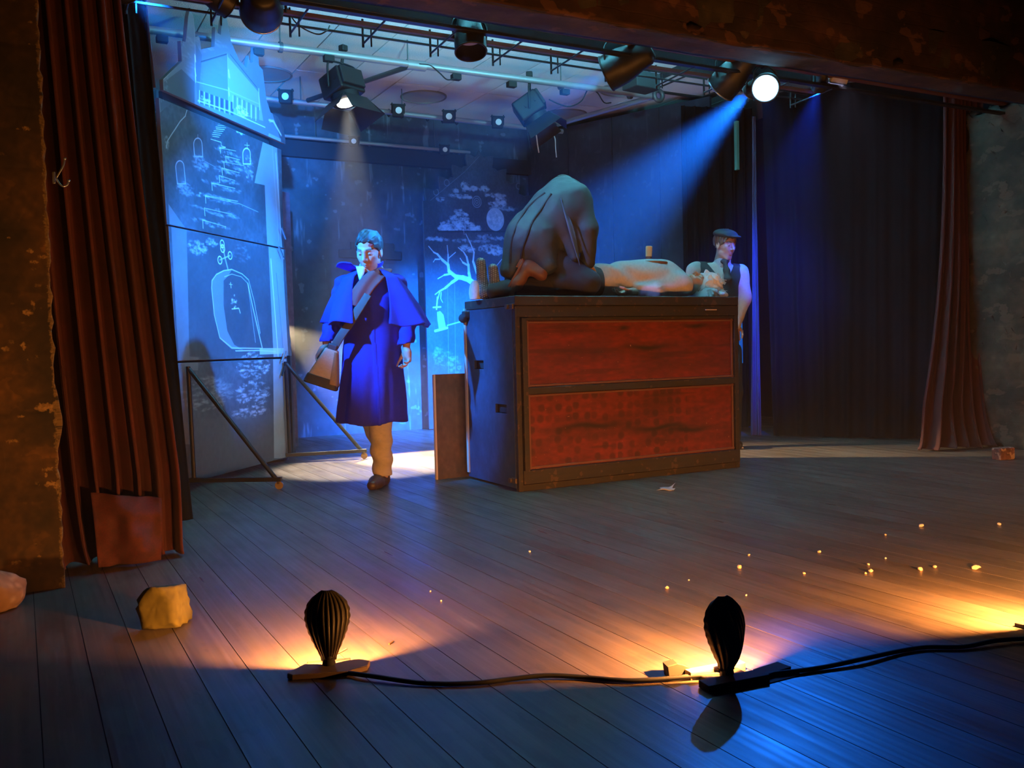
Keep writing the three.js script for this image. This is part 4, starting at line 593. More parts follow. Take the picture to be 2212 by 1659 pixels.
{ // stepped dark cross shape fixed to the back wall
  const m = part('wall_cross', cutout([[3.15, 1.97], [3.886, 1.955], [3.886, 2.05], [3.80, 2.05], [3.80, 2.14], [3.29, 2.14], [3.29, 2.06], [3.15, 2.055]].map(([x, y]) => [x - 3.5, y - 1.95]), 0.03, 0.003), std([0.03, 0.035, 0.045], 0.85), scene); m.position.copy(V(3.5, 1.95, 9.72)); tag(m, 'dark stepped wooden cross piece on the back wall behind the walking man', 'scenery piece');
}
{ // hatch, black box and loose leads under the ceiling
  const q = [[1378, 182], [1440, 150], [1600, 168], [1600, 212]].map(([x, y]) => onFloor(x, y, 3.575)), t = thing('ceiling_hatch', 'white panelled ceiling hatch in a dark frame beside the black box', 'hatch', P3(0, 0, 0));
  const X0 = 5.72, X1 = 6.55, S0 = 6.95, S1 = 7.62;
  part('panel', uvBox(boxAB(X0, X1, 3.565, 3.598, S0, S1, 0.004)), std([0.72, 0.72, 0.70], 0.8), t);
  part('frame', [boxAB(X0 - 0.04, X1 + 0.04, 3.55, 3.599, S0 - 0.04, S0), boxAB(X0 - 0.04, X1 + 0.04, 3.55, 3.599, S1, S1 + 0.04), boxAB(X0 - 0.04, X0, 3.55, 3.599, S0, S1), boxAB(X1, X1 + 0.04, 3.55, 3.599, S0, S1), boxAB(X0 + 0.16, X0 + 0.18, 3.555, 3.58, S0, S1)], M.black, t);
  const b = thing('junction_box', 'black box hanging at the ceiling between the dark can and the hatch', 'box', atS(1385, 178, 6.6), 0.1); part('casing', box(0.28, 0.14, 0.2, 0, 0, 0, 0.01), M.black, b); part('strap', [box(0.02, 0.5, 0.01, -0.1, 0.3, 0), box(0.02, 0.5, 0.01, 0.1, 0.3, 0)], M.black, b);
  const grille = (label, x, y) => { const c = onFloor(x, y, 3.596), g = thing('ceiling_grille', label, 'ceiling grille', c, 0, 'round grilles in the stage ceiling'); part('ring', new THREE.TorusGeometry(0.235, 0.011, 10, 56).rotateX(Math.PI / 2).translate(0, -0.002, 0), std([0.2, 0.21, 0.2], 0.6), g); part('disc', cyl(0.232, 0.232, 0.008, 56), std([0.36, 0.37, 0.35], 0.8), g, 'grey green mesh disc'); };
  grille('round ceiling grille half hidden by the castle spires', 575, 160); grille('round ceiling grille in full view beside the lit lantern', 915, 209); grille('round ceiling grille partly behind the black box', 1345, 193); grille('dim round ceiling grille above the tilted lantern', 1222, 247);
  const lead = (label, pts, r, m, cat = 'lead') => tag(part('hanging_lead', tube(pts.map(([x, y, s]) => atS(x, y, s)), r, 60), m, scene), label, cat);
  lead('thin black lead looping down under the bar near the castle spires', [[612, -6, 4.9], [622, 22, 4.9], [640, 50, 4.9], [668, 68, 4.9], [690, 74, 4.9], [706, 66, 4.9], [712, 56, 4.98]], 0.004, M.black);
  lead('short black lead dipping from the pipe to a socket box', [[905, 138, 7.3], [930, 142, 7.3], [950, 158, 7.3], [966, 172, 7.3], [982, 170, 7.3]], 0.006, M.black);
  lead('long black lead sagging from the tilted lantern to the pipe', [[1186, 215, 7.4], [1205, 224, 7.4], [1230, 230, 7.4], [1256, 218, 7.4], [1272, 192, 7.4], [1290, 200, 7.3], [1306, 222, 7.3], [1320, 222, 7.3]], 0.006, M.black);
  const white = std([0.75, 0.75, 0.75], 0.6);
  lead('white lead hanging straight with a plug, beside the fifth small flood', [[1192, 283, 8.56], [1199, 300, 8.5], [1200, 318, 8.5], [1202, 340, 8.5]], 0.006, white); lead('white lead bending out below the tilted lantern', [[1150, 262, 7.4], [1158, 290, 7.4], [1161, 312, 7.4], [1164, 330, 7.4]], 0.006, white);
  tag(part('green_sign', boxAB(6.40, 6.50, 0.71, 1.125, 7.0, 7.075, 0.003), std([0.02, 0.30, 0.16], 0.7), scene), 'small green panel glimpsed low behind the blue lit drape edge', 'panel');
  tag(part('green_strip', boxAB(6.455, 6.49, 2.67, 3.16, 7.0, 7.075, 0.003), std([0.08, 0.34, 0.3], 0.7), scene), 'thin green strip glimpsed high beside the blue lit drape edge', 'strip');
}
// ---------------------------------------------------------------- modelling figures: joined tapered limbs meshed on a grid
const sminK = (a, b, k) => { const h = Math.max(k - Math.abs(a - b), 0) / k; return Math.min(a, b) - h * h * k * 0.25; };
const smaxK = (a, b, k) => -sminK(-a, -b, k);
function cap(x, y, z, a, b, ra, rb) { const dx = b[0] - a[0], dy = b[1] - a[1], dz = b[2] - a[2], L = dx * dx + dy * dy + dz * dz, t = L ? clamp(((x - a[0]) * dx + (y - a[1]) * dy + (z - a[2]) * dz) / L, 0, 1) : 0, ex = x - a[0] - dx * t, ey = y - a[1] - dy * t, ez = z - a[2] - dz * t; return Math.sqrt(ex * ex + ey * ey + ez * ez) - (ra + (rb - ra) * t); }
function ell(x, y, z, c, r) { const a = (x - c[0]) / r[0], b = (y - c[1]) / r[1], d = (z - c[2]) / r[2], k = Math.sqrt(a * a + b * b + d * d), m = Math.sqrt((a / r[0]) ** 2 + (b / r[1]) ** 2 + (d / r[2]) ** 2); return m > 1e-9 ? (k * (k - 1)) / m : -Math.min(...r); }
function sdfMesh(f, lo, hi, n = 80, colour) {
  const mc = new MarchingCubes(n, M.black, false, false, 220000); mc.isolation = 0;
  const e = [0, 1, 2].map((k) => (hi[k] - lo[k]) / n);
  for (let k = 0; k < n; k++) for (let j = 0; j < n; j++) for (let i = 0; i < n; i++) mc.field[i + n * j + n * n * k] = -f(lo[0] + i * e[0], lo[1] + j * e[1], lo[2] + k * e[2]);
  mc.update();
  const N = mc.count, pos = new Float32Array(N * 3);
  for (let i = 0; i < N; i++) for (let c = 0; c < 3; c++) pos[i * 3 + c] = lo[c] + (mc.positionArray[i * 3 + c] + 1) * 0.5 * (hi[c] - lo[c]);
  let g = new THREE.BufferGeometry(); g.setAttribute('position', new THREE.BufferAttribute(pos, 3)); g = mergeVertices(g, 1e-5);
  let vol = 0; const p = g.attributes.position, ix = g.index, a = P3(), b = P3(), c = P3(); for (let t = 0; t < ix.count; t += 3) { a.fromBufferAttribute(p, ix.getX(t)); b.fromBufferAttribute(p, ix.getX(t + 1)); c.fromBufferAttribute(p, ix.getX(t + 2)); vol += a.dot(b.cross(c)); }
  if (vol < 0) { const q = ix.array; for (let t = 0; t < q.length; t += 3) { const w = q[t + 1]; q[t + 1] = q[t + 2]; q[t + 2] = w; } }
  g.computeVertexNormals();
  const uv = new Float32Array(p.count * 2); for (let i = 0; i < p.count; i++) { uv[i * 2] = (p.getX(i) + p.getZ(i)) * 2; uv[i * 2 + 1] = p.getY(i) * 2; } g.setAttribute('uv', new THREE.BufferAttribute(uv, 2));
  if (colour) { const cc = new Float32Array(p.count * 3); for (let i = 0; i < p.count; i++) cc.set(colour(p.getX(i), p.getY(i), p.getZ(i)), i * 3); g.setAttribute('color', new THREE.BufferAttribute(cc, 3)); }
  return g;
}
const joined = (bones, k = 0.03) => (x, y, z) => { let d = 1e3; for (const b of bones) d = sminK(d, cap(x, y, z, b[0], b[1], b[2], b[3] ?? b[2]), b[4] ?? k); return d; };
const SKIN = [0.46, 0.27, 0.19];
function headGeo(o = {}) {
  const skin = o.skin ?? SKIN, ne = o.neck ?? [0, -0.18, -0.03];
  const f = (x, y, z) => {
    const ax = Math.abs(x);
    let d = ell(x, y, z, [0, 0.038, -0.012], [0.074, 0.086, 0.094]);
    d = sminK(d, ell(x, y, z, [0, -0.035, 0.022], [0.056, 0.082, 0.066]), 0.03);
    d = sminK(d, cap(ax, y, z, [0.045, -0.062, 0.0], [0.014, -0.103, 0.056], 0.018, 0.017), 0.025);
    d = sminK(d, cap(ax, y, z, [0.0, 0.03, 0.083], [0.034, 0.031, 0.073], 0.01, 0.009), 0.016);
    d = sminK(d, cap(ax, y, z, [0.042, -0.012, 0.058], [0.03, -0.03, 0.064], 0.016, 0.014), 0.022);
    d = smaxK(d, -(Math.hypot(ax - 0.031, (y - 0.011) * 1.25, z - 0.1) - 0.021), 0.012);
    d = sminK(d, Math.hypot(ax - 0.0305, y - 0.010, z - 0.0715) - 0.0125, 0.004);
    d = sminK(d, cap(x, y, z, [0, 0.022, 0.087], [0, -0.021, 0.108], 0.0075, 0.0115), 0.012);
    d = sminK(d, Math.hypot(ax - 0.0115, y + 0.026, z - 0.093) - 0.008, 0.007);
    d = sminK(d, cap(ax, y, z, [0, -0.055, 0.087], [0.02, -0.058, 0.077], 0.0062, 0.004), 0.006);
    d = sminK(d, cap(ax, y, z, [0, -0.067, 0.085], [0.017, -0.065, 0.077], 0.0068, 0.004), 0.006);
    d = smaxK(d, -cap(ax, y, z, [0, -0.0608, 0.0935], [0.022, -0.0615, 0.081], 0.0022, 0.0018), 0.003);
    d = sminK(d, ell(ax, y, z, [0.076, -0.003, -0.008], [0.0085, 0.032, 0.02]), 0.008);
    d = smaxK(d, -ell(ax, y, z, [0.085, 0.0, -0.004], [0.006, 0.018, 0.011]), 0.005);
    d = sminK(d, cap(x, y, z, [0, -0.06, -0.022], ne, 0.05, 0.058), 0.03);
    return d;
  };
  return sdfMesh(f, [-0.11, Math.min(-0.24, ne[1] - 0.07), Math.min(-0.14, ne[2] - 0.07)], [0.11, 0.14, Math.max(0.14, ne[2] + 0.07)], o.n ?? 92, (x, y, z) => {
    const ax = Math.abs(x), n = 1 + 0.06 * noise3(x * 60, y * 60, z * 60, 12); let c = skin.map((q) => q * n);
    if (z > 0.05) {
      const lip = 1 - sstep(Math.hypot(ax / 1.9, (y + 0.061) * 1.05), 0.009, 0.0125); c = mix3(c, [skin[0] * 0.82, skin[1] * 0.52, skin[2] * 0.5], 0.8 * lip);
      if (ax > 0.012 && ax < 0.052) { const bd = Math.abs(y - (0.033 + 0.004 * Math.sin((ax - 0.012) * 70))); c = mix3(c, [0.05, 0.03, 0.02], 0.85 * (1 - sstep(bd, 0.0035, 0.006))); }
      const ey = Math.hypot(ax - 0.0305, (y - (o.lids ? 0.004 : 0.008)) * 2.2); if (z > 0.06) c = mix3(c, o.lids ? [0.06, 0.035, 0.025] : [0.05, 0.04, 0.035], (o.lids ? (y < 0.008 ? 0.85 : 0) : 0.9) * (1 - sstep(ey, 0.008, 0.0105)));
      if (o.stubble) c = mix3(c, skin.map((q) => q * 0.55), 0.4 * sstep(-y, 0.05, 0.085));
    }
    return o.paint ? o.paint(x, y, z, c) : c;
  });
}
function hairGeo(o = {}) {
  const r = o.r ?? 0.014, f = (x, y, z) => {
    const tuft = 0.006 * noise3(x * 45, y * 30, z * 45, o.seed ?? 2) + 0.004 * Math.sin(z * 160 + x * 220 + 3 * noise3(x * 20, y * 20, z * 20, 4));
    let d = ell(x, y, z, [0, 0.04, -0.014], [0.075 + r, 0.087 + r * 1.25, 0.095 + r]) + tuft;
    return smaxK(d, (o.line ?? 0.012) + 0.62 * z - y + (Math.abs(x) > 0.06 ? -0.03 : 0.008 * noise3(x * 40, 0, 0, 7)), 0.012);
  };
  return sdfMesh(f, [-0.13, -0.12, -0.15], [0.13, 0.17, 0.13], 64);
}
// a hand: wrist at the origin, fingers towards -y, palm facing +z, thumb on the side given
function handGeo(side = 1, curl = 0.5, skin = SKIN, spread = 0.06) {
  const bones = [[[-0.018 * side, -0.03, 0], [-0.022 * side, -0.085, 0.002], 0.02, 0.016], [[0.016 * side, -0.03, 0], [0.022 * side, -0.088, 0.002], 0.02, 0.0155], [[0, 0.02, 0], [0, -0.05, 0], 0.025, 0.022]], fingers = [];
  [[0.031, 0.072, 0.0088], [0.0105, 0.082, 0.0092], [-0.0105, 0.076, 0.0088], [-0.031, 0.06, 0.0078]].forEach(([x, L, r], i) => {
    let p = [x * side, -0.085 + (i === 3 ? 0.008 : 0), 0.001], a = curl * (0.55 + 0.1 * i); const chain = [];
    for (const [k, q] of [[0.45, r], [0.32, r * 0.92], [0.23, r * 0.82]]) { const n = [p[0] + (x > 0 ? 1 : -1) * side * spread * Math.abs(x) * L * k * 10, p[1] - Math.cos(a) * L * k, p[2] + Math.sin(a) * L * k]; chain.push([p, n, q, q * 0.9]); p = n; a += curl * 0.95; }
    fingers.push(chain);
  });
  const th = [[0.024 * side, -0.025, 0.008], [0.05 * side, -0.062, 0.02], [0.053 * side, -0.09, 0.03 + 0.02 * curl], [0.046 * side, -0.112, 0.038 + 0.03 * curl]]; fingers.push([[th[0], th[1], 0.015, 0.0115], [th[1], th[2], 0.011, 0.01], [th[2], th[3], 0.0098, 0.0082]]);
  const palm = joined(bones, 0.022), f = (x, y, z) => { let d = palm(x, y, z); for (const c of fingers) { let q = 1e3; for (const b of c) q = sminK(q, cap(x, y, z, b[0], b[1], b[2], b[3]), 0.004); d = sminK(d, q, 0.007); } return d; };
  return sdfMesh(f, [-0.085, -0.19, -0.06], [0.085, 0.06, 0.12], 72, (x, y, z) => { const n = 1 + 0.08 * noise3(x * 90, y * 90, z * 90, 5); return skin.map((q, i) => q * n * (i ? 0.97 : 1)); });
}
function ribbon(path, wid, nrm, t = 0.006, n = 40, ripple = 0) {
  const c = new THREE.CatmullRomCurve3(path.map((p) => P3(...p)));
  return sheet((u, v) => { const p = c.getPoint(v), tg = c.getTangent(v), a = tg.clone().cross(nrm).normalize(), w = Array.isArray(wid) ? lerp(wid[0], wid[1], v) : wid; return p.addScaledVector(a, (u - 0.5) * w).addScaledVector(nrm, ripple * Math.sin(u * 9 + v * 4) - 0.25 * w * (u - 0.5) ** 2); }, 10, n, t);
}
// a frame that faces the camera at a photographed place: local x across, y up, z towards the camera
function frameAt(pos) { const D = pos.clone().sub(camera.position).dot(FWD); return (px, py) => { const q = camera.position.clone().addScaledVector(ray(px, py), D).sub(pos); return [q.x * Math.cos(YAW) + q.z * Math.sin(YAW), q.y]; }; }
const bodyMat = std([1, 1, 1], 0.55, { vertexColors: true }), clothTex = dataTex(256, 256, (u, v) => { const k = 0.93 + 0.08 * (fbm(u, v, 40, 40, 2, 951) - 0.5) + 0.05 * (((u * 64) % 1) - 0.5) * (((v * 64) % 1) - 0.5); return [k, k, k]; }, true);
const cloth = (c, r = 0.9, o = {}) => std(c, r, { map: clothTex, ...o });
const tint = (g, c) => { const n = g.attributes.position.count, a = new Float32Array(n * 3); for (let i = 0; i < n; i++) a.set(c, i * 3); g.setAttribute('color', new THREE.BufferAttribute(a, 3)); return g; };
const euler = (rx, ry, rz) => new THREE.Matrix4().makeRotationFromEuler(new THREE.Euler(rx, ry, rz, 'YXZ'));
const seat = (g, m, at) => { g.applyMatrix4(m); g.translate(at[0], at[1], at[2]); return g; };
const columnDist = (x, z, cx, cz, a, b) => { const q = Math.hypot((x - cx) / a, (z - cz) / b); return (q - 1) * Math.min(a, b) * (q > 1 ? 1 : 1); };
const along = (table, y) => { for (let i = 1; i < table.length; i++) if (y <= table[i][0]) { const t = (y - table[i - 1][0]) / (table[i][0] - table[i - 1][0]); return table[i].slice(1).map((v, k) => lerp(table[i - 1][k + 1], v, clamp(t, 0, 1))); } return table[table.length - 1].slice(1); };

{ // ------------------------------------------------------------ the walking man in the cape coat
  const base = V(2.13, 0, 5.90), L = frameAt(base), t = thing('person', 'man walking in a long blue coat with a shoulder cape, holding a tan bag', 'person', base, -YAW);
  const sc = (px, py, z) => [...L(px, py), z], dx = L(812, 1057)[0];
  const X = (lx) => lx + dx;
  // skin: one body under the clothes, with its head and hands
  const hm = euler(0.36, -0.22, -0.04), hc = sc(804, 549, 0.07);
  const sh = [[X(-0.17), 1.39, -0.01], [X(0.18), 1.39, -0.01]];
  const handL = sc(716, 748, 0.13), handR = sc(882, 752, 0.06);
  const limbs = joined([[[X(0), 0.93, 0], [X(0.01), 1.3, 0.0], 0.115, 0.13, 0.08], [[X(0.0), 1.3, 0], [X(-0.01), 1.5, 0.03], 0.11, 0.055, 0.08], [sh[0], sh[1], 0.06, 0.06, 0.06],
    [sh[0], [X(-0.26), 1.14, -0.02], 0.045, 0.038], [[X(-0.26), 1.14, -0.02], [handL[0], handL[1] + 0.02, handL[2]], 0.037, 0.027], [sh[1], [X(0.245), 1.14, -0.03], 0.045, 0.038], [[X(0.245), 1.14, -0.03], [handR[0], handR[1] + 0.02, handR[2]], 0.037, 0.027],
    [[X(0.05), 0.92, 0.01], [X(0.055), 0.48, 0.05], 0.075, 0.05], [[X(0.055), 0.48, 0.05], [X(0.05), 0.07, -0.02], 0.048, 0.036], [[X(-0.05), 0.92, -0.02], [X(-0.035), 0.5, -0.04], 0.075, 0.05], [[X(-0.035), 0.5, -0.04], [X(0.015), 0.16, -0.38], 0.048, 0.036]], 0.04);
  part('body', [tint(sdfMesh(limbs, [-0.42, 0, -0.5], [0.42, 1.6, 0.22], 72), SKIN), seat(headGeo({ lids: true, stubble: true, neck: [0, -0.16, -0.075], paint: (x, y, z, c) => (z > 0.03 && Math.hypot(x - 0.042, y - 0.058) < 0.012 + 0.004 * noise3(x * 80, y * 80, 0, 3) ? [0.32, 0.05, 0.04] : c) }), hm.clone().scale(P3(1.07, 1.1, 1.07)), hc), seat(handGeo(1, 0.75), euler(0.5, 0.5, -0.35), handL), seat(handGeo(-1, 0.75), euler(0.0, -0.9, 0.1), handR)], bodyMat, t);
  part('hair', seat(hairGeo({ r: 0.007, line: 0.03 }), hm.clone().scale(P3(1.07, 1.1, 1.07)), hc), std([0.025, 0.018, 0.014], 0.6), t);
  // coat: long skirted body with sleeves
  const tab = [[0.44, -0.012, 0.235, 0.19], [0.62, -0.008, 0.222, 0.178], [0.82, 0.0, 0.205, 0.165], [1.0, 0.005, 0.192, 0.155], [1.15, 0.005, 0.19, 0.15], [1.3, 0.005, 0.2, 0.145], [1.42, 0.0, 0.165, 0.115], [1.5, -0.01, 0.085, 0.085]];
  const hemY = L(810, 912)[1];
  const coat = (x, y, z) => {
    const [cx, a, b] = along(tab, y), th = Math.atan2(z, x - X(cx)), w = sstep(1.05 - y, 0, 0.5), fold = 1 + w * (0.05 * Math.sin(th * 6 + 1.2 + y * 1.5) + 0.03 * Math.sin(th * 11 + y * 3)) + 0.012 * Math.sin(y * 26 + x * 16) * (1 - w) + 0.02 * noise3(x * 9, y * 8, z * 9, 21);
    let d = columnDist(x, z, X(cx), 0, a * fold, b * fold);
    const open = columnDist(x, z, X(cx), 0, a * fold - 0.014, b * fold - 0.014); if (y < hemY + 0.3) d = Math.max(d, -Math.max(open, y - hemY - 0.28));
    d = Math.max(d, hemY + 0.012 * Math.sin(th * 3) - y, y - 1.5);
    const arm = Math.min(Math.max(sminK(cap(x, y, z, sh[0], [X(-0.26), 1.14, -0.02], 0.072, 0.06), cap(x, y, z, [X(-0.26), 1.14, -0.02], [handL[0] + 0.005, handL[1] + 0.03, handL[2] - 0.01], 0.06, 0.05), 0.03), handL[1] + 0.035 - y), Math.max(sminK(cap(x, y, z, sh[1], [X(0.245), 1.14, -0.03], 0.072, 0.062), cap(x, y, z, [X(0.245), 1.14, -0.03], [handR[0], handR[1] + 0.03, handR[2] - 0.01], 0.062, 0.054), 0.03), handR[1] + 0.03 - y));
    d = sminK(d, arm + 0.004 * Math.sin(y * 70 + x * 30), 0.03);
    // front closing and its overlap
    return d - (z > 0 && Math.abs(x - X(0.02) - 0.05 * (1.4 - y)) < 0.012 ? 0.004 : 0);
  };
  const blue = cloth([0.02, 0.022, 0.46], 0.9, { sheen: 0.2, sheenColor: new THREE.Color(0.1, 0.1, 0.8), sheenRoughness: 0.6 });
  part('coat', sdfMesh(coat, [-0.42, 0.38, -0.3], [0.42, 1.54, 0.3], 118), blue, t);
  // cape: open in front, flung out on his left
  const prof = [[1, 0.075, 1.485], [0.9, 0.12, 1.468], [0.74, 0.19, 1.43], [0.52, 0.245, 1.33], [0.26, 0.295, 1.215], [0, 0.335, 1.115]];
  const cape = sheet((u, v) => {
    const f0 = lerp(0.42, 0.75, v), th = lerp(f0, Math.PI * 2 - f0 * 0.75, u); let i = 1; while (i < 5 && v < prof[i][0]) i++; const k = (prof[i - 1][0] - v) / (prof[i - 1][0] - prof[i][0]), r = lerp(prof[i - 1][1], prof[i][1], k), y = lerp(prof[i - 1][2], prof[i][2], k), s = Math.sin(th), c = Math.cos(th), w = 1 - v;
    const fold = 1 + w * (0.07 * Math.sin(th * 7 + 0.6) + 0.035 * Math.sin(th * 12 + 2) + 0.04 * noise3(th * 2, v * 3, 0, 5)), fling = s > 0 ? 1 + 0.2 * w * s : 1 - 0.06 * w;
    return P3(X(0.012) + s * r * fold * fling, y + (s > 0 ? -0.02 * w * s : 0.01 * w) + 0.012 * w * Math.sin(th * 7), c * r * (c > 0 ? 0.74 : 0.78) * fold + 0.02);
  }, 120, 40, -0.007);
  part('cape', cape, blue, t);
  part('collar', sheet((u, v) => { const th = lerp(0.7, Math.PI * 2 - 0.6, u), left = sstep(-Math.sin(th), 0.1, 1), r = lerp(0.082, 0.112 + 0.095 * left, v); return P3(X(-0.01) + Math.sin(th) * r, 1.475 + 0.055 * v * (1 - 0.2 * left) + 0.01 * Math.sin(th * 5), Math.cos(th) * r * 0.85 + 0.02); }, 60, 12, 0.007), blue, t);
  part('shirt_front', sheet((u, v) => { const w = lerp(0.006, 0.07, v); const q = sc(789, lerp(618, 580, v), 0.13 - 0.02 * v); return P3(q[0] + (u - 0.5) * w, q[1], q[2] + 0.01 * Math.cos((u - 0.5) * 3)); }, 8, 12, 0.004), cloth([0.75, 0.75, 0.78]), t);
  part('scarf', ribbon([[X(0.10), 1.50, -0.06], [X(0.105), 1.49, 0.03], [X(0.06), 1.44, 0.12], [X(0.0), 1.37, 0.175], [X(-0.05), 1.29, 0.20], [X(-0.075), 1.235, 0.205]], [0.10, 0.125], P3(0.15, 0.25, 1).normalize(), 0.014, 40, 0.006), cloth([0.20, 0.045, 0.05]), t);
  // trousers and shoes
  const legs = joined([[[X(0.045), 0.80, 0.0], [X(0.05), 0.48, 0.045], 0.095, 0.083], [[X(0.05), 0.48, 0.045], [X(0.048), 0.10, -0.02], 0.082, 0.066], [[X(-0.045), 0.80, -0.02], [X(-0.035), 0.5, -0.04], 0.095, 0.078], [[X(-0.035), 0.5, -0.04], [X(0.01), 0.19, -0.34], 0.076, 0.06]], 0.02);
  part('trousers', sdfMesh((x, y, z) => Math.max(legs(x, y, z) + 0.006 * Math.sin(y * 46 + x * 22 + z * 14) * sstep(0.5 - y, 0, 0.3) + 0.004 * noise3(x * 22, y * 16, z * 22, 4), 0.075 - y), [-0.2, 0.04, -0.46], [0.22, 0.72, 0.2], 84), cloth([0.56, 0.48, 0.36]), t);
  const shoe = (a, b, c) => sdfMesh((x, y, z) => { let d = sminK(cap(x, y, z, a, b, 0.044, 0.046), cap(x, y, z, b, c, 0.045, 0.036), 0.03); d = sminK(d, cap(x, y, z, a, [a[0], a[1] + 0.06, a[2] - 0.005], 0.04, 0.042), 0.03); return Math.max(d, 0.004 - y); }, [a[0] - 0.1, -0.01, a[2] - 0.1], [a[0] + 0.1, 0.16, c[2] + 0.08], 56);
  const leather = std([0.05, 0.028, 0.022], 0.4);
  part('shoe', shoe([X(0.045), 0.045, -0.05], [X(0.015), 0.04, 0.08], [X(0.0), 0.032, 0.15]), leather, t);
  const back = shoe([0, 0.045, 0], [0, 0.04, 0.13], [0, 0.032, 0.2]); back.rotateX(0.85); back.translate(X(0.01), 0.13, -0.42); part('shoe', back, leather, t);
  // bag: its own thing, hung from the hand and strap
  const bagPos = base.clone(), b = thing('satchel', 'tan canvas bag with dark base hanging from a strap at the walking man\'s side', 'bag', bagPos, -YAW);
  const top = sc(733, 752, 0.19), bot = sc(709, 826, 0.21), ax = P3(bot[0] - top[0], bot[1] - top[1], bot[2] - top[2]), len = ax.length(), rot = Math.atan2(ax.x, -ax.y), put = (g) => { g.rotateZ(rot); g.translate(...top); return g; };
  const shell = (y0, y1, w0, w1, d0, d1, r = 0.012) => sheet((u, v) => { const a = u * Math.PI * 2, w = lerp(w0, w1, v), d = lerp(d0, d1, v), c = Math.cos(a), s = Math.sin(a), q = Math.pow(Math.pow(Math.abs(c), 5) + Math.pow(Math.abs(s), 5), -0.2), e = v < 0.04 || v > 0.96 ? 0.97 : 1; return P3(c * q * w * e * (1 + 0.03 * noise3(c * 2, v * 4, s * 2, 3)), lerp(y0, y1, v), s * q * d * e); }, 56, 20, 0.004, true);
  const canvas = cloth([0.52, 0.42, 0.33]);
  part('bag_body', [put(shell(-len, -0.01, 0.108, 0.04, 0.062, 0.028)), put(box(0.07, 0.012, 0.05, 0, -0.01, 0, 0.004))], canvas, b);
  part('gusset', put(sheet((u, v) => { const a = lerp(-1.15, 1.05, u), w = lerp(0.1105, 0.043, v), d = lerp(0.0645, 0.031, v), c = Math.cos(a), s = Math.sin(a), k = Math.pow(Math.pow(Math.abs(c), 5) + Math.pow(Math.abs(s), 5), -0.2); return P3(c * k * w, lerp(-len + 0.02, -0.02, v), s * k * d); }, 24, 16, 0.004)), cloth([0.30, 0.19, 0.11]), b);
  part('base_band', put(shell(-len - 0.012, -len + 0.048, 0.112, 0.1, 0.066, 0.06)), std([0.03, 0.025, 0.022], 0.6), b);
  part('clasp', [put(box(0.06, 0.045, 0.062, 0.0, 0.005, 0, 0.008))], std([0.05, 0.045, 0.06], 0.5), b);
  part('strap', ribbon([sc(806, 640, 0.19), sc(790, 668, 0.215), sc(770, 700, 0.22), sc(750, 728, 0.215), sc(736, 750, 0.2)], 0.058, P3(-0.1, 0.1, 1).normalize(), 0.006, 40), cloth([0.085, 0.075, 0.08]), b);
}
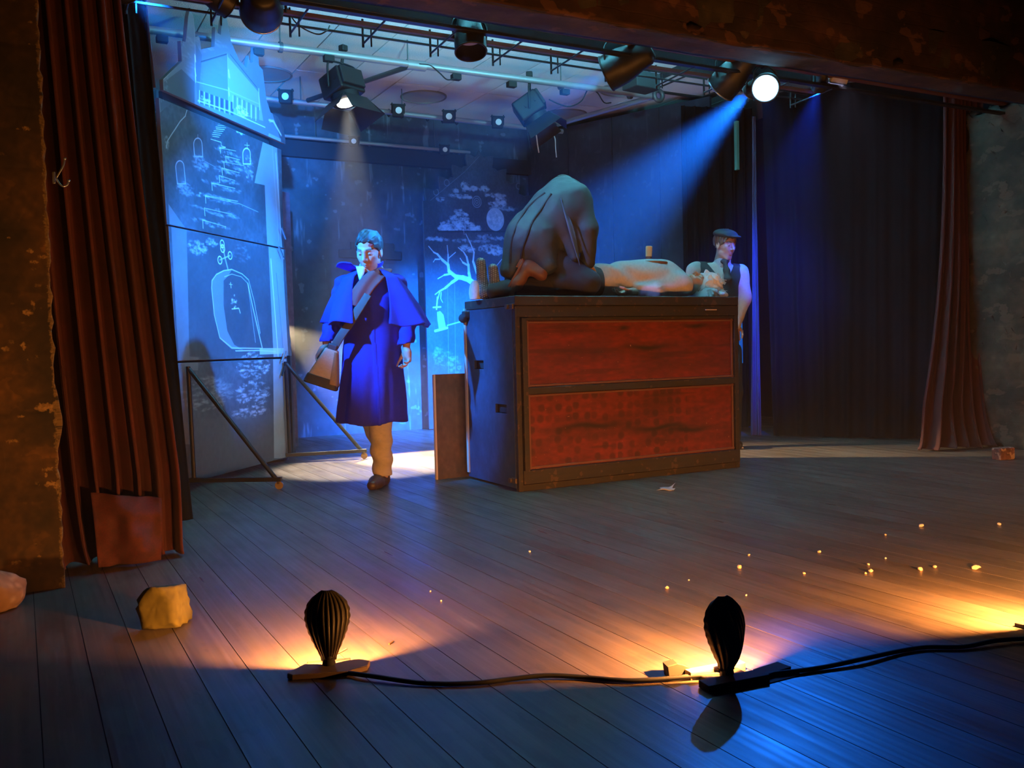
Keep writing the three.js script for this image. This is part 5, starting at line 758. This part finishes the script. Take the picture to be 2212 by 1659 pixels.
{ // ------------------------------------------------------------ the man kneeling on the trunk
  const TOP = 1.268, base = atS(1190, 640, 5.42); base.y = TOP; const L = frameAt(base), q = (px, py, z) => [...L(px, py), z];
  const t = thing('person', 'man in a dark tailcoat kneeling on the trunk, bent over with his back turned', 'person', base, -YAW);
  const pel = q(1148, 524, 0.0), che = q(1208, 456, -0.03), shN = q(1243, 432, 0.06), shF = q(1215, 420, -0.26), elN = q(1268, 500, 0.10), wrN = q(1266, 566, 0.05), kN = q(1266, 612, 0.06), kF = q(1258, 606, -0.2), aN = q(1168, 615, 0.09), aF = q(1118, 612, -0.13), head = q(1220, 408, -0.29);
  part('body', [tint(sdfMesh(joined([[pel, che, 0.12, 0.13, 0.08], [shN, shF, 0.06, 0.06, 0.06], [che, head, 0.08, 0.04], [shN, elN, 0.045, 0.038], [elN, wrN, 0.036, 0.027], [pel, kN, 0.08, 0.05], [pel, kF, 0.08, 0.05], [kN, aN, 0.045, 0.035], [kF, aF, 0.045, 0.035]], 0.04), [-0.45, 0, -0.4], [0.45, 1.0, 0.25], 70), SKIN), seat(headGeo({ neck: [0, -0.09, -0.03], n: 60 }), euler(0.7, 2.5, 0), head), seat(handGeo(1, 0.5), euler(0.2, 0.6, 0.1), [wrN[0], wrN[1], wrN[2]])], bodyMat, t);
  part('hair', seat(hairGeo({ r: 0.013, line: -0.06 }), euler(0.7, 2.5, 0), head), std([0.02, 0.016, 0.014], 0.6), t);
  const hemL = q(1105, 586, 0.1), hemM = q(1180, 575, 0.16), lap = q(1236, 560, 0.12);
  const coat = (x, y, z) => {
    let d = cap(x, y, z, pel, che, 0.195, 0.198); d = sminK(d, cap(x, y, z, shN, shF, 0.085, 0.09), 0.12); d = sminK(d, cap(x, y, z, che, q(1222, 418, -0.08), 0.15, 0.11), 0.1);
    d = sminK(d, cap(x, y, z, [pel[0] - 0.02, pel[1] + 0.02, 0.06], hemL, 0.13, 0.085), 0.09); d = sminK(d, cap(x, y, z, [pel[0] + 0.05, pel[1], 0.1], hemM, 0.12, 0.07), 0.09); d = sminK(d, cap(x, y, z, [che[0] + 0.02, che[1] - 0.06, 0.06], lap, 0.12, 0.05), 0.05);
    d = Math.max(d, L(1190, 590)[1] + 0.10 * (x + 0.02) + 0.015 * Math.sin(x * 30) - y);
    const arm = sminK(cap(x, y, z, shN, elN, 0.084, 0.068), cap(x, y, z, elN, wrN, 0.066, 0.05), 0.03); d = sminK(d, Math.max(arm, L(1266, 578)[1] - y), 0.035);
    const n = x * 0.75 + y * 0.62; // seams and folds run from hip to shoulder
    return d + 0.007 * Math.sin(n * 20 + z * 16) * 0.7 + 0.016 * noise3(x * 8, y * 5, z * 8, 6) + 0.004 * noise3(x * 22, y * 18, z * 22, 8);
  };
  part('tailcoat', sdfMesh(coat, [-0.48, 0.08, -0.45], [0.45, 0.98, 0.36], 112), cloth([0.028, 0.039, 0.042], 0.68), t);
  // seams on the back
  const surf = (px, py) => { const [x, y] = L(px, py); let z = 0.4; for (let i = 0; i < 200; i++) { const d = coat(x, y, z); if (d < 0.001) break; z -= Math.max(0.002, d * 0.8); } return P3(x, y, z + 0.001); };
  for (const ln of [[[1176, 424], [1146, 448], [1124, 478], [1110, 510], [1103, 545], [1101, 575]], [[1188, 428], [1170, 456], [1150, 486], [1138, 516], [1128, 545], [1124, 570]]]) part('seam', tube(ln.map(([a, b]) => surf(a, b)), 0.009, 40, 6), std([0.012, 0.012, 0.014], 0.8), t);
  part('backlit_gap_strip', sheet((u, v) => { const a = q(1208, 440, 0), b = q(1247, 578, 0.05), c = q(1236, 500, 0.02), w = Math.sin(Math.PI * Math.min(1, v * 1.05)) * 0.035 + 0.004; const p = [lerp(a[0], b[0], v) + 0.01 * Math.sin(v * 3), lerp(a[1], b[1], v)]; const s = surf(1190, 500); return P3(p[0] + (u - 0.5) * w, p[1], 0.205 - 0.05 * Math.abs(v - 0.4) + 0.01 * Math.cos(u * 3)); }, 6, 24, 0.003), cloth([0.07, 0.13, 0.22], 0.6), t);  // blue strip stands in for the backlit gap between arm and body
  const legs = joined([[pel, kN, 0.125, 0.092], [pel, kF, 0.12, 0.09], [kN, aN, 0.085, 0.062], [kF, aF, 0.085, 0.06]], 0.03);
  part('trousers', sdfMesh((x, y, z) => Math.max(legs(x, y, z) + 0.005 * noise3(x * 14, y * 14, z * 14, 9), 0.003 - y), [-0.36, -0.01, -0.36], [0.42, 0.5, 0.26], 90), cloth([0.022, 0.024, 0.036], 0.85), t);
  const boot = (toe, heel, z) => { const a = P3(...q(...toe, z)), b = P3(...q(...heel, z)), Z = a.clone().sub(b), ln = Z.length() + 0.05; Z.normalize(); const Y = P3(-Z.y, Z.x, 0).normalize(), Xx = Y.clone().cross(Z); const g = sdfMesh((x, y, w) => { let d = sminK(cap(x, y, w, [0, 0.05, 0.035], [0, 0.045, ln * 0.62], 0.042, 0.044), cap(x, y, w, [0, 0.045, ln * 0.62], [0, 0.036, ln - 0.035], 0.044, 0.034), 0.03); d = sminK(d, cap(x, y, w, [0, 0.06, 0.03], [0, 0.15, 0.03], 0.042, 0.05), 0.04); d = Math.max(d, 0.012 - y) + 0.003 * Math.sin(w * 90) * sstep(y, 0.04, 0.08); return Math.min(d, Math.max(Math.abs(y - 0.007) - 0.007, cap(x, 0, w, [0, 0, 0.035], [0, 0, ln - 0.035], 0.038, 0.037)), Math.max(Math.abs(y + 0.008) - 0.01, Math.abs(w - 0.04) - 0.035, Math.abs(x) - 0.033)); }, [-0.09, -0.03, -0.05], [0.09, 0.22, ln + 0.04], 72); g.applyMatrix4(new THREE.Matrix4().makeBasis(Xx, Y, Z)); g.translate(b.x, b.y, b.z); return g; };
  const brown = std([0.16, 0.062, 0.036], 0.5);
  part('boot', boot([1096, 624], [1130, 564], 0.17), brown, t); part('boot', boot([1088, 622], [1094, 548], -0.14), brown, t);
}
{ // ------------------------------------------------------------ the man lying on the trunk, stake in his chest
  const TOP = 1.268, S = 5.47, t = thing('person', 'pale wigged man in a white shirt lying on his back on the trunk', 'person', V(3.7, TOP, S));
  const q = (px, py, dz = 0) => { const p = atS(px, py, S - dz); return [p.x - 3.7, Math.max(p.y - TOP, 0.02), p.z + S]; };
  const pel = q(1296, 611), che = q(1428, 607), nk = q(1484, 612), hd = q(1500, 608, -0.03), shN = q(1470, 616, 0.16), shF = q(1462, 612, -0.16), elN = q(1412, 628, 0.20), wrN = q(1362, 631, 0.17), kneeN = q(1180, 618, 0.09), kneeF = q(1180, 618, -0.12), ftN = q(1068, 628, 0.02), ftF = q(1046, 628, -0.12);
  const hm = new THREE.Matrix4().makeBasis(P3(0.12, -0.45, 0.88).normalize(), P3(0.985, 0.14, -0.06).normalize(), P3(-0.10, 0.88, 0.46).normalize());
  part('body', [tint(sdfMesh(joined([[pel, che, 0.10, 0.11, 0.08], [che, nk, 0.09, 0.05], [shN, shF, 0.05, 0.05], [shN, elN, 0.04, 0.035], [elN, wrN, 0.035, 0.027], [pel, kneeN, 0.075, 0.05], [pel, kneeF, 0.075, 0.05], [kneeN, ftN, 0.048, 0.035], [kneeF, ftF, 0.048, 0.035]], 0.04), [-1.05, 0, -0.35], [0.95, 0.32, 0.35], 84), [0.5, 0.3, 0.2]), seat(headGeo({ skin: [0.50, 0.30, 0.2], lids: true, neck: [0, -0.13, -0.02] }), hm, [hd[0], 0.115, hd[2]]), seat(handGeo(1, 0.5, [0.5, 0.28, 0.19]), euler(-1.35, 0, 0).premultiply(euler(0, Math.PI / 2 * -1, 0)), [wrN[0], 0.046, wrN[2]])], bodyMat, t);
  const fore = [0, 1, 2].map((k) => lerp(elN[k], wrN[k], 0.55));
  const shirt = (x, y, z) => {
    let d = cap(x, y, z, pel, che, 0.135, 0.165); d = sminK(d, ell(x, y, z, [che[0] - 0.16, 0.135, 0], [0.22, 0.135, 0.2]), 0.08); d = sminK(d, cap(x, y, z, shN, shF, 0.085, 0.085), 0.08);
    d = sminK(d, sminK(cap(x, y, z, shN, elN, 0.082, 0.07), cap(x, y, z, elN, fore, 0.068, 0.052), 0.03), 0.04);
    const wr = 0.018 * Math.sin((x * 0.8 + y * 1.3 - z * 0.3) * 21 + 3 * noise3(x * 4, y * 5, z * 4, 3)) * (0.5 + 0.7 * noise3(x * 3, y * 3, z * 3, 8)) + 0.01 * noise3(x * 7, y * 7, z * 7, 14);
    return Math.max(d + 0.6 * wr, 0.004 - y, x - nk[0] + 0.005 + 0.2 * (y - 0.1), pel[0] - 0.16 - x);
  };
  part('shirt', sdfMesh(shirt, [-0.95, -0.01, -0.33], [0.85, 0.36, 0.36], 120), cloth([0.72, 0.66, 0.62], 0.85), t);
  const legs = joined([[pel, kneeN, 0.12, 0.085], [pel, kneeF, 0.12, 0.085], [kneeN, ftN, 0.08, 0.055], [kneeF, ftF, 0.08, 0.055]], 0.03);
  part('trousers', sdfMesh((x, y, z) => Math.max(legs(x, y, z) + 0.004 * noise3(x * 16, y * 16, z * 16, 2), 0.003 - y, x - pel[0]), [-1.0, -0.01, -0.33], [0.0, 0.34, 0.3], 84), cloth([0.03, 0.028, 0.03]), t);
  const snake = std([1, 1, 1], 0.5, { map: dataTex(256, 256, (u, v) => { const a = (u * 26) % 1, b = (v * 40 + Math.floor(u * 26) * 0.5) % 1, e = Math.max(Math.abs(a - 0.5), Math.abs(b - 0.5)); return e > 0.36 ? [0.16, 0.17, 0.17] : [0.55, 0.56, 0.54]; }, true) });
  const boot = (x, z, h) => sdfMesh((X, Y, Z) => { let d = sminK(cap(X, Y, Z, [x, 0.045, z], [x - 0.015, h - 0.03, z], 0.043, 0.034), cap(X, Y, Z, [x, 0.05, z], [x + 0.2, 0.06, z], 0.05, 0.055), 0.035); return Math.max(d, 0.003 - Y); }, [x - 0.08, -0.01, z - 0.09], [x + 0.27, h + 0.03, z + 0.09], 60);
  const b1 = q(1044, 620, -0.10), b2 = q(1070, 620, 0.0);
  part('boot', boot(b1[0], b1[2], 0.285), snake, t, 'snakeskin patterned boot, toe up'); part('boot', boot(b2[0], b2[2], 0.235), snake, t);
  part('sock', sdfMesh((x, y, z) => Math.max(ell(x, y, z, [b1[0] - 0.055, 0.05, b1[2] - 0.02], [0.04, 0.085, 0.05]), 0.003 - y), [b1[0] - 0.13, -0.01, b1[2] - 0.1], [b1[0] + 0.02, 0.16, b1[2] + 0.06], 36), cloth([0.75, 0.75, 0.72]), t, 'crumpled white cloth at the boot heel');
  // wig: cap of curls and loose wisps
  const r5 = mulberry(91), curls = [], hx = hd[0], hz = hd[2];
  curls.push(sdfMesh((x, y, z) => Math.max(Math.min(ell(x, y, z, [hx + 0.085, 0.095, hz + 0.02], [0.125, 0.115, 0.135]), ell(x, y, z, [hx + 0.05, 0.03, hz + 0.09], [0.17, 0.05, 0.11])) + 0.022 * noise3(x * 34, y * 34, z * 34, 5) + 0.01 * Math.sin(x * 130 + y * 90 + 4 * noise3(x * 15, y * 15, z * 15, 2)), 0.003 - y, hx + 0.005 + 0.5 * (y - 0.1) - x), [hx - 0.12, -0.01, hz - 0.18], [hx + 0.27, 0.24, hz + 0.24], 96));
  for (let i = 0; i < 170; i++) { const a = r5() * Math.PI * 1.1 - 0.3, p0 = P3(hx + 0.04 + 0.09 * r5(), 0.05 + 0.1 * r5(), hz + 0.12 - 0.2 * r5()), l = 0.03 + 0.07 * r5(), p1 = p0.clone().add(P3(l * 0.6, 0.02 * r5(), 0.02 * (r5() - 0.5))), p2 = p1.clone().add(P3(l * 0.5, i < 12 ? 0.02 * r5() : -0.05 * r5(), 0.05 * (r5() - 0.3))); p2.y = Math.max(p2.y, 0.006); p1.y = Math.max(p1.y, 0.006); curls.push(tube([p0, p1.clone().add(P3(0, 0.018 * r5(), 0.014 * (r5() - 0.5))), p1.clone().lerp(p2, 0.5).add(P3(0, -0.012 * r5(), 0.02 * (r5() - 0.5))), p2.clone().setY(Math.max(0.006, p2.y))], 0.0013 + 0.0012 * r5(), 12, 4)); }
  part('wig', curls, std([0.85, 0.85, 0.82], 0.7), t);
  // plate and stake
  const pc = q(1402, 570), plate = thing('round_plate', 'flat dark wooden disc resting on the lying man\'s chest around the stake', 'plate', P3(3.7 + pc[0], TOP + pc[1] + 0.004, -S), 0); plate.rotation.z = -0.03;
  part('disc', [cyl(0.135, 0.135, 0.013, 48)], std([0.13, 0.05, 0.03], 0.6), plate); part('rim', new THREE.TorusGeometry(0.132, 0.008, 10, 48).rotateX(Math.PI / 2), std([0.2, 0.09, 0.05], 0.6), plate);
  const st = thing('wooden_stake', 'short pale wooden stake with a red stained base standing on the chest', 'stake', P3(3.7 + q(1401, 566)[0], TOP + q(1401, 566)[1], -S)); st.rotation.z = -0.06;
  part('shaft', [new THREE.CylinderGeometry(0.026, 0.024, 0.075, 10).translate(0, 0.075, 0), new THREE.CylinderGeometry(0.022, 0.026, 0.006, 10).translate(0, 0.115, 0)], std([0.62, 0.42, 0.22], 0.7), st); part('stained_base', new THREE.CylinderGeometry(0.0245, 0.02, 0.045, 10).translate(0, 0.017, 0), std([0.30, 0.045, 0.03], 0.6), st, 'red stained lower end');
}
{ // ------------------------------------------------------------ the capped man behind the trunk
  const b0 = atS(1553, 560, 6.12), base = P3(b0.x, 0, b0.z), L = frameAt(base), t = thing('person', 'man in a dark waistcoat and white shirt standing behind the trunk, looking down', 'person', base, -YAW), q = (px, py, z) => [...L(px, py), z];
  const hd = q(1559, 534, 0.05), hm = euler(0.2, 0.55, 0.0), ch = q(1550, 620, 0), shL = q(1500, 584, 0), shR = q(1594, 590, 0), elL = q(1484, 640, -0.02), elR = q(1600, 644, 0.02), wrL = q(1498, 700, 0.05), wrR = q(1582, 700, 0.08), y0 = L(1550, 700)[1];
  part('body', [tint(sdfMesh(joined([[[ch[0], y0 - 0.25, 0], ch, 0.13, 0.14, 0.08], [ch, [hd[0] - 0.01, hd[1] - 0.1, 0.01], 0.1, 0.055, 0.06], [shL, shR, 0.05, 0.05, 0.05], [shL, elL, 0.045, 0.04], [elL, wrL, 0.038, 0.03], [shR, elR, 0.045, 0.04], [elR, wrR, 0.038, 0.03], [[ch[0] - 0.09, y0 - 0.25, 0], [ch[0] - 0.1, 0.5, 0.02], 0.08, 0.055], [[ch[0] - 0.1, 0.5, 0.02], [ch[0] - 0.1, 0.07, 0], 0.05, 0.04], [[ch[0] + 0.09, y0 - 0.25, 0], [ch[0] + 0.1, 0.5, 0.02], 0.08, 0.055], [[ch[0] + 0.1, 0.5, 0.02], [ch[0] + 0.1, 0.07, 0], 0.05, 0.04]], 0.04), [-0.4, 0, -0.25], [0.4, 1.75, 0.25], 80), SKIN), seat(headGeo({ lids: true, neck: [0, -0.16, -0.03] }), hm, hd), seat(handGeo(-1, 0.5), euler(0.3, 0, 0), wrL), seat(handGeo(1, 0.5), euler(0.3, 0, 0), wrR)], bodyMat, t);
  part('hair', seat(hairGeo({ r: 0.011, line: 0.02 }), hm, hd), std([0.10, 0.045, 0.025], 0.6), t);
  const capG = sdfMesh((x, y, z) => { const d = sminK(ell(x, y, z, [0, 0.098, -0.015], [0.098, 0.045, 0.112]), ell(x, y, z, [0, 0.088, 0.085], [0.07, 0.012, 0.06]), 0.02); return Math.max(d, 0.072 - y - 0.1 * Math.min(0, z)); }, [-0.13, 0.04, -0.16], [0.13, 0.18, 0.18], 52);
  part('cap', seat(capG, hm, hd), cloth([0.02, 0.02, 0.024]), t);
  const tors = (x, y, z) => { let d = cap(x, y, z, [ch[0], y0 - 0.3, 0], ch, 0.15, 0.155); d = sminK(d, cap(x, y, z, shL, shR, 0.062, 0.062), 0.1); return d; };
  const yTop = L(1553, 572)[1];
  part('shirt', sdfMesh((x, y, z) => { let d = Math.max(tors(x, y, z), y0 - 0.3 - y); const arm = (s, e, w) => sminK(cap(x, y, z, s, e, 0.078, 0.07), cap(x, y, z, e, w, 0.07, 0.05), 0.03); d = sminK(d, Math.min(arm(shL, elL, wrL), arm(shR, elR, wrR)), 0.02); d = sminK(d, Math.max(cap(x, y, z, [hd[0] - 0.015, hd[1] - 0.15, 0.0], [hd[0] - 0.012, hd[1] - 0.115, 0.005], 0.075, 0.07), y - hd[1] + 0.11), 0.02); return d + 0.006 * noise3(x * 14, y * 14, z * 14, 3) + 0.005 * Math.sin(y * 50 + x * 20) * 0.5; }, [-0.45, 0.75, -0.28], [0.45, 1.75, 0.3], 96), cloth([0.72, 0.66, 0.58]), t);
  part('waistcoat', sdfMesh((x, y, z) => { const d = tors(x, y, z) - 0.012, vee = Math.abs(x - ch[0] - 0.01) - 0.6 * (y - (yTop - 0.2)); return Math.max(d, -(Math.min(-vee, z)) - 0.0 > 0 ? -1 : Math.min(-vee, z - 0.0), y0 - 0.26 - y, Math.abs(x - ch[0]) - 0.185, y - yTop - 0.07); }, [-0.3, 0.75, -0.28], [0.3, 1.75, 0.28], 90), cloth([0.022, 0.02, 0.024]), t);
  part('neckerchief', sdfMesh((x, y, z) => sminK(ell(x, y, z, [hd[0] - 0.01, hd[1] - 0.135, 0.075], [0.035, 0.022, 0.02]), cap(x, y, z, [hd[0] - 0.01, hd[1] - 0.14, 0.08], [hd[0] - 0.005, hd[1] - 0.3, 0.165], 0.02, 0.032), 0.02) + 0.004 * Math.sin(y * 80), [hd[0] - 0.1, hd[1] - 0.38, -0.02], [hd[0] + 0.1, hd[1] - 0.08, 0.24], 48), cloth([0.04, 0.025, 0.03]), t);
  part('trousers', sdfMesh((x, y, z) => Math.max(joined([[[ch[0] - 0.08, y0 - 0.25, 0], [ch[0] - 0.1, 0.5, 0.02], 0.11, 0.085], [[ch[0] - 0.1, 0.5, 0.02], [ch[0] - 0.1, 0.08, 0], 0.085, 0.07], [[ch[0] + 0.08, y0 - 0.25, 0], [ch[0] + 0.1, 0.5, 0.02], 0.11, 0.085], [[ch[0] + 0.1, 0.5, 0.02], [ch[0] + 0.1, 0.08, 0], 0.085, 0.07]], 0.03)(x, y, z), 0.05 - y), [-0.3, 0, -0.2], [0.3, 1.2, 0.2], 60), cloth([0.03, 0.03, 0.034]), t);
  for (const s of [-1, 1]) part('shoe', sdfMesh((x, y, z) => Math.max(sminK(cap(x, y, z, [ch[0] + s * 0.1, 0.045, -0.04], [ch[0] + s * 0.11, 0.04, 0.14], 0.045, 0.042), cap(x, y, z, [ch[0] + s * 0.1, 0.05, -0.03], [ch[0] + s * 0.1, 0.1, -0.02], 0.04, 0.04), 0.03), 0.003 - y), [ch[0] + s * 0.1 - 0.1, -0.01, -0.12], [ch[0] + s * 0.1 + 0.1, 0.16, 0.22], 40), std([0.03, 0.022, 0.02], 0.4), t);
}
shade(scene);
renderer.render(scene, camera);
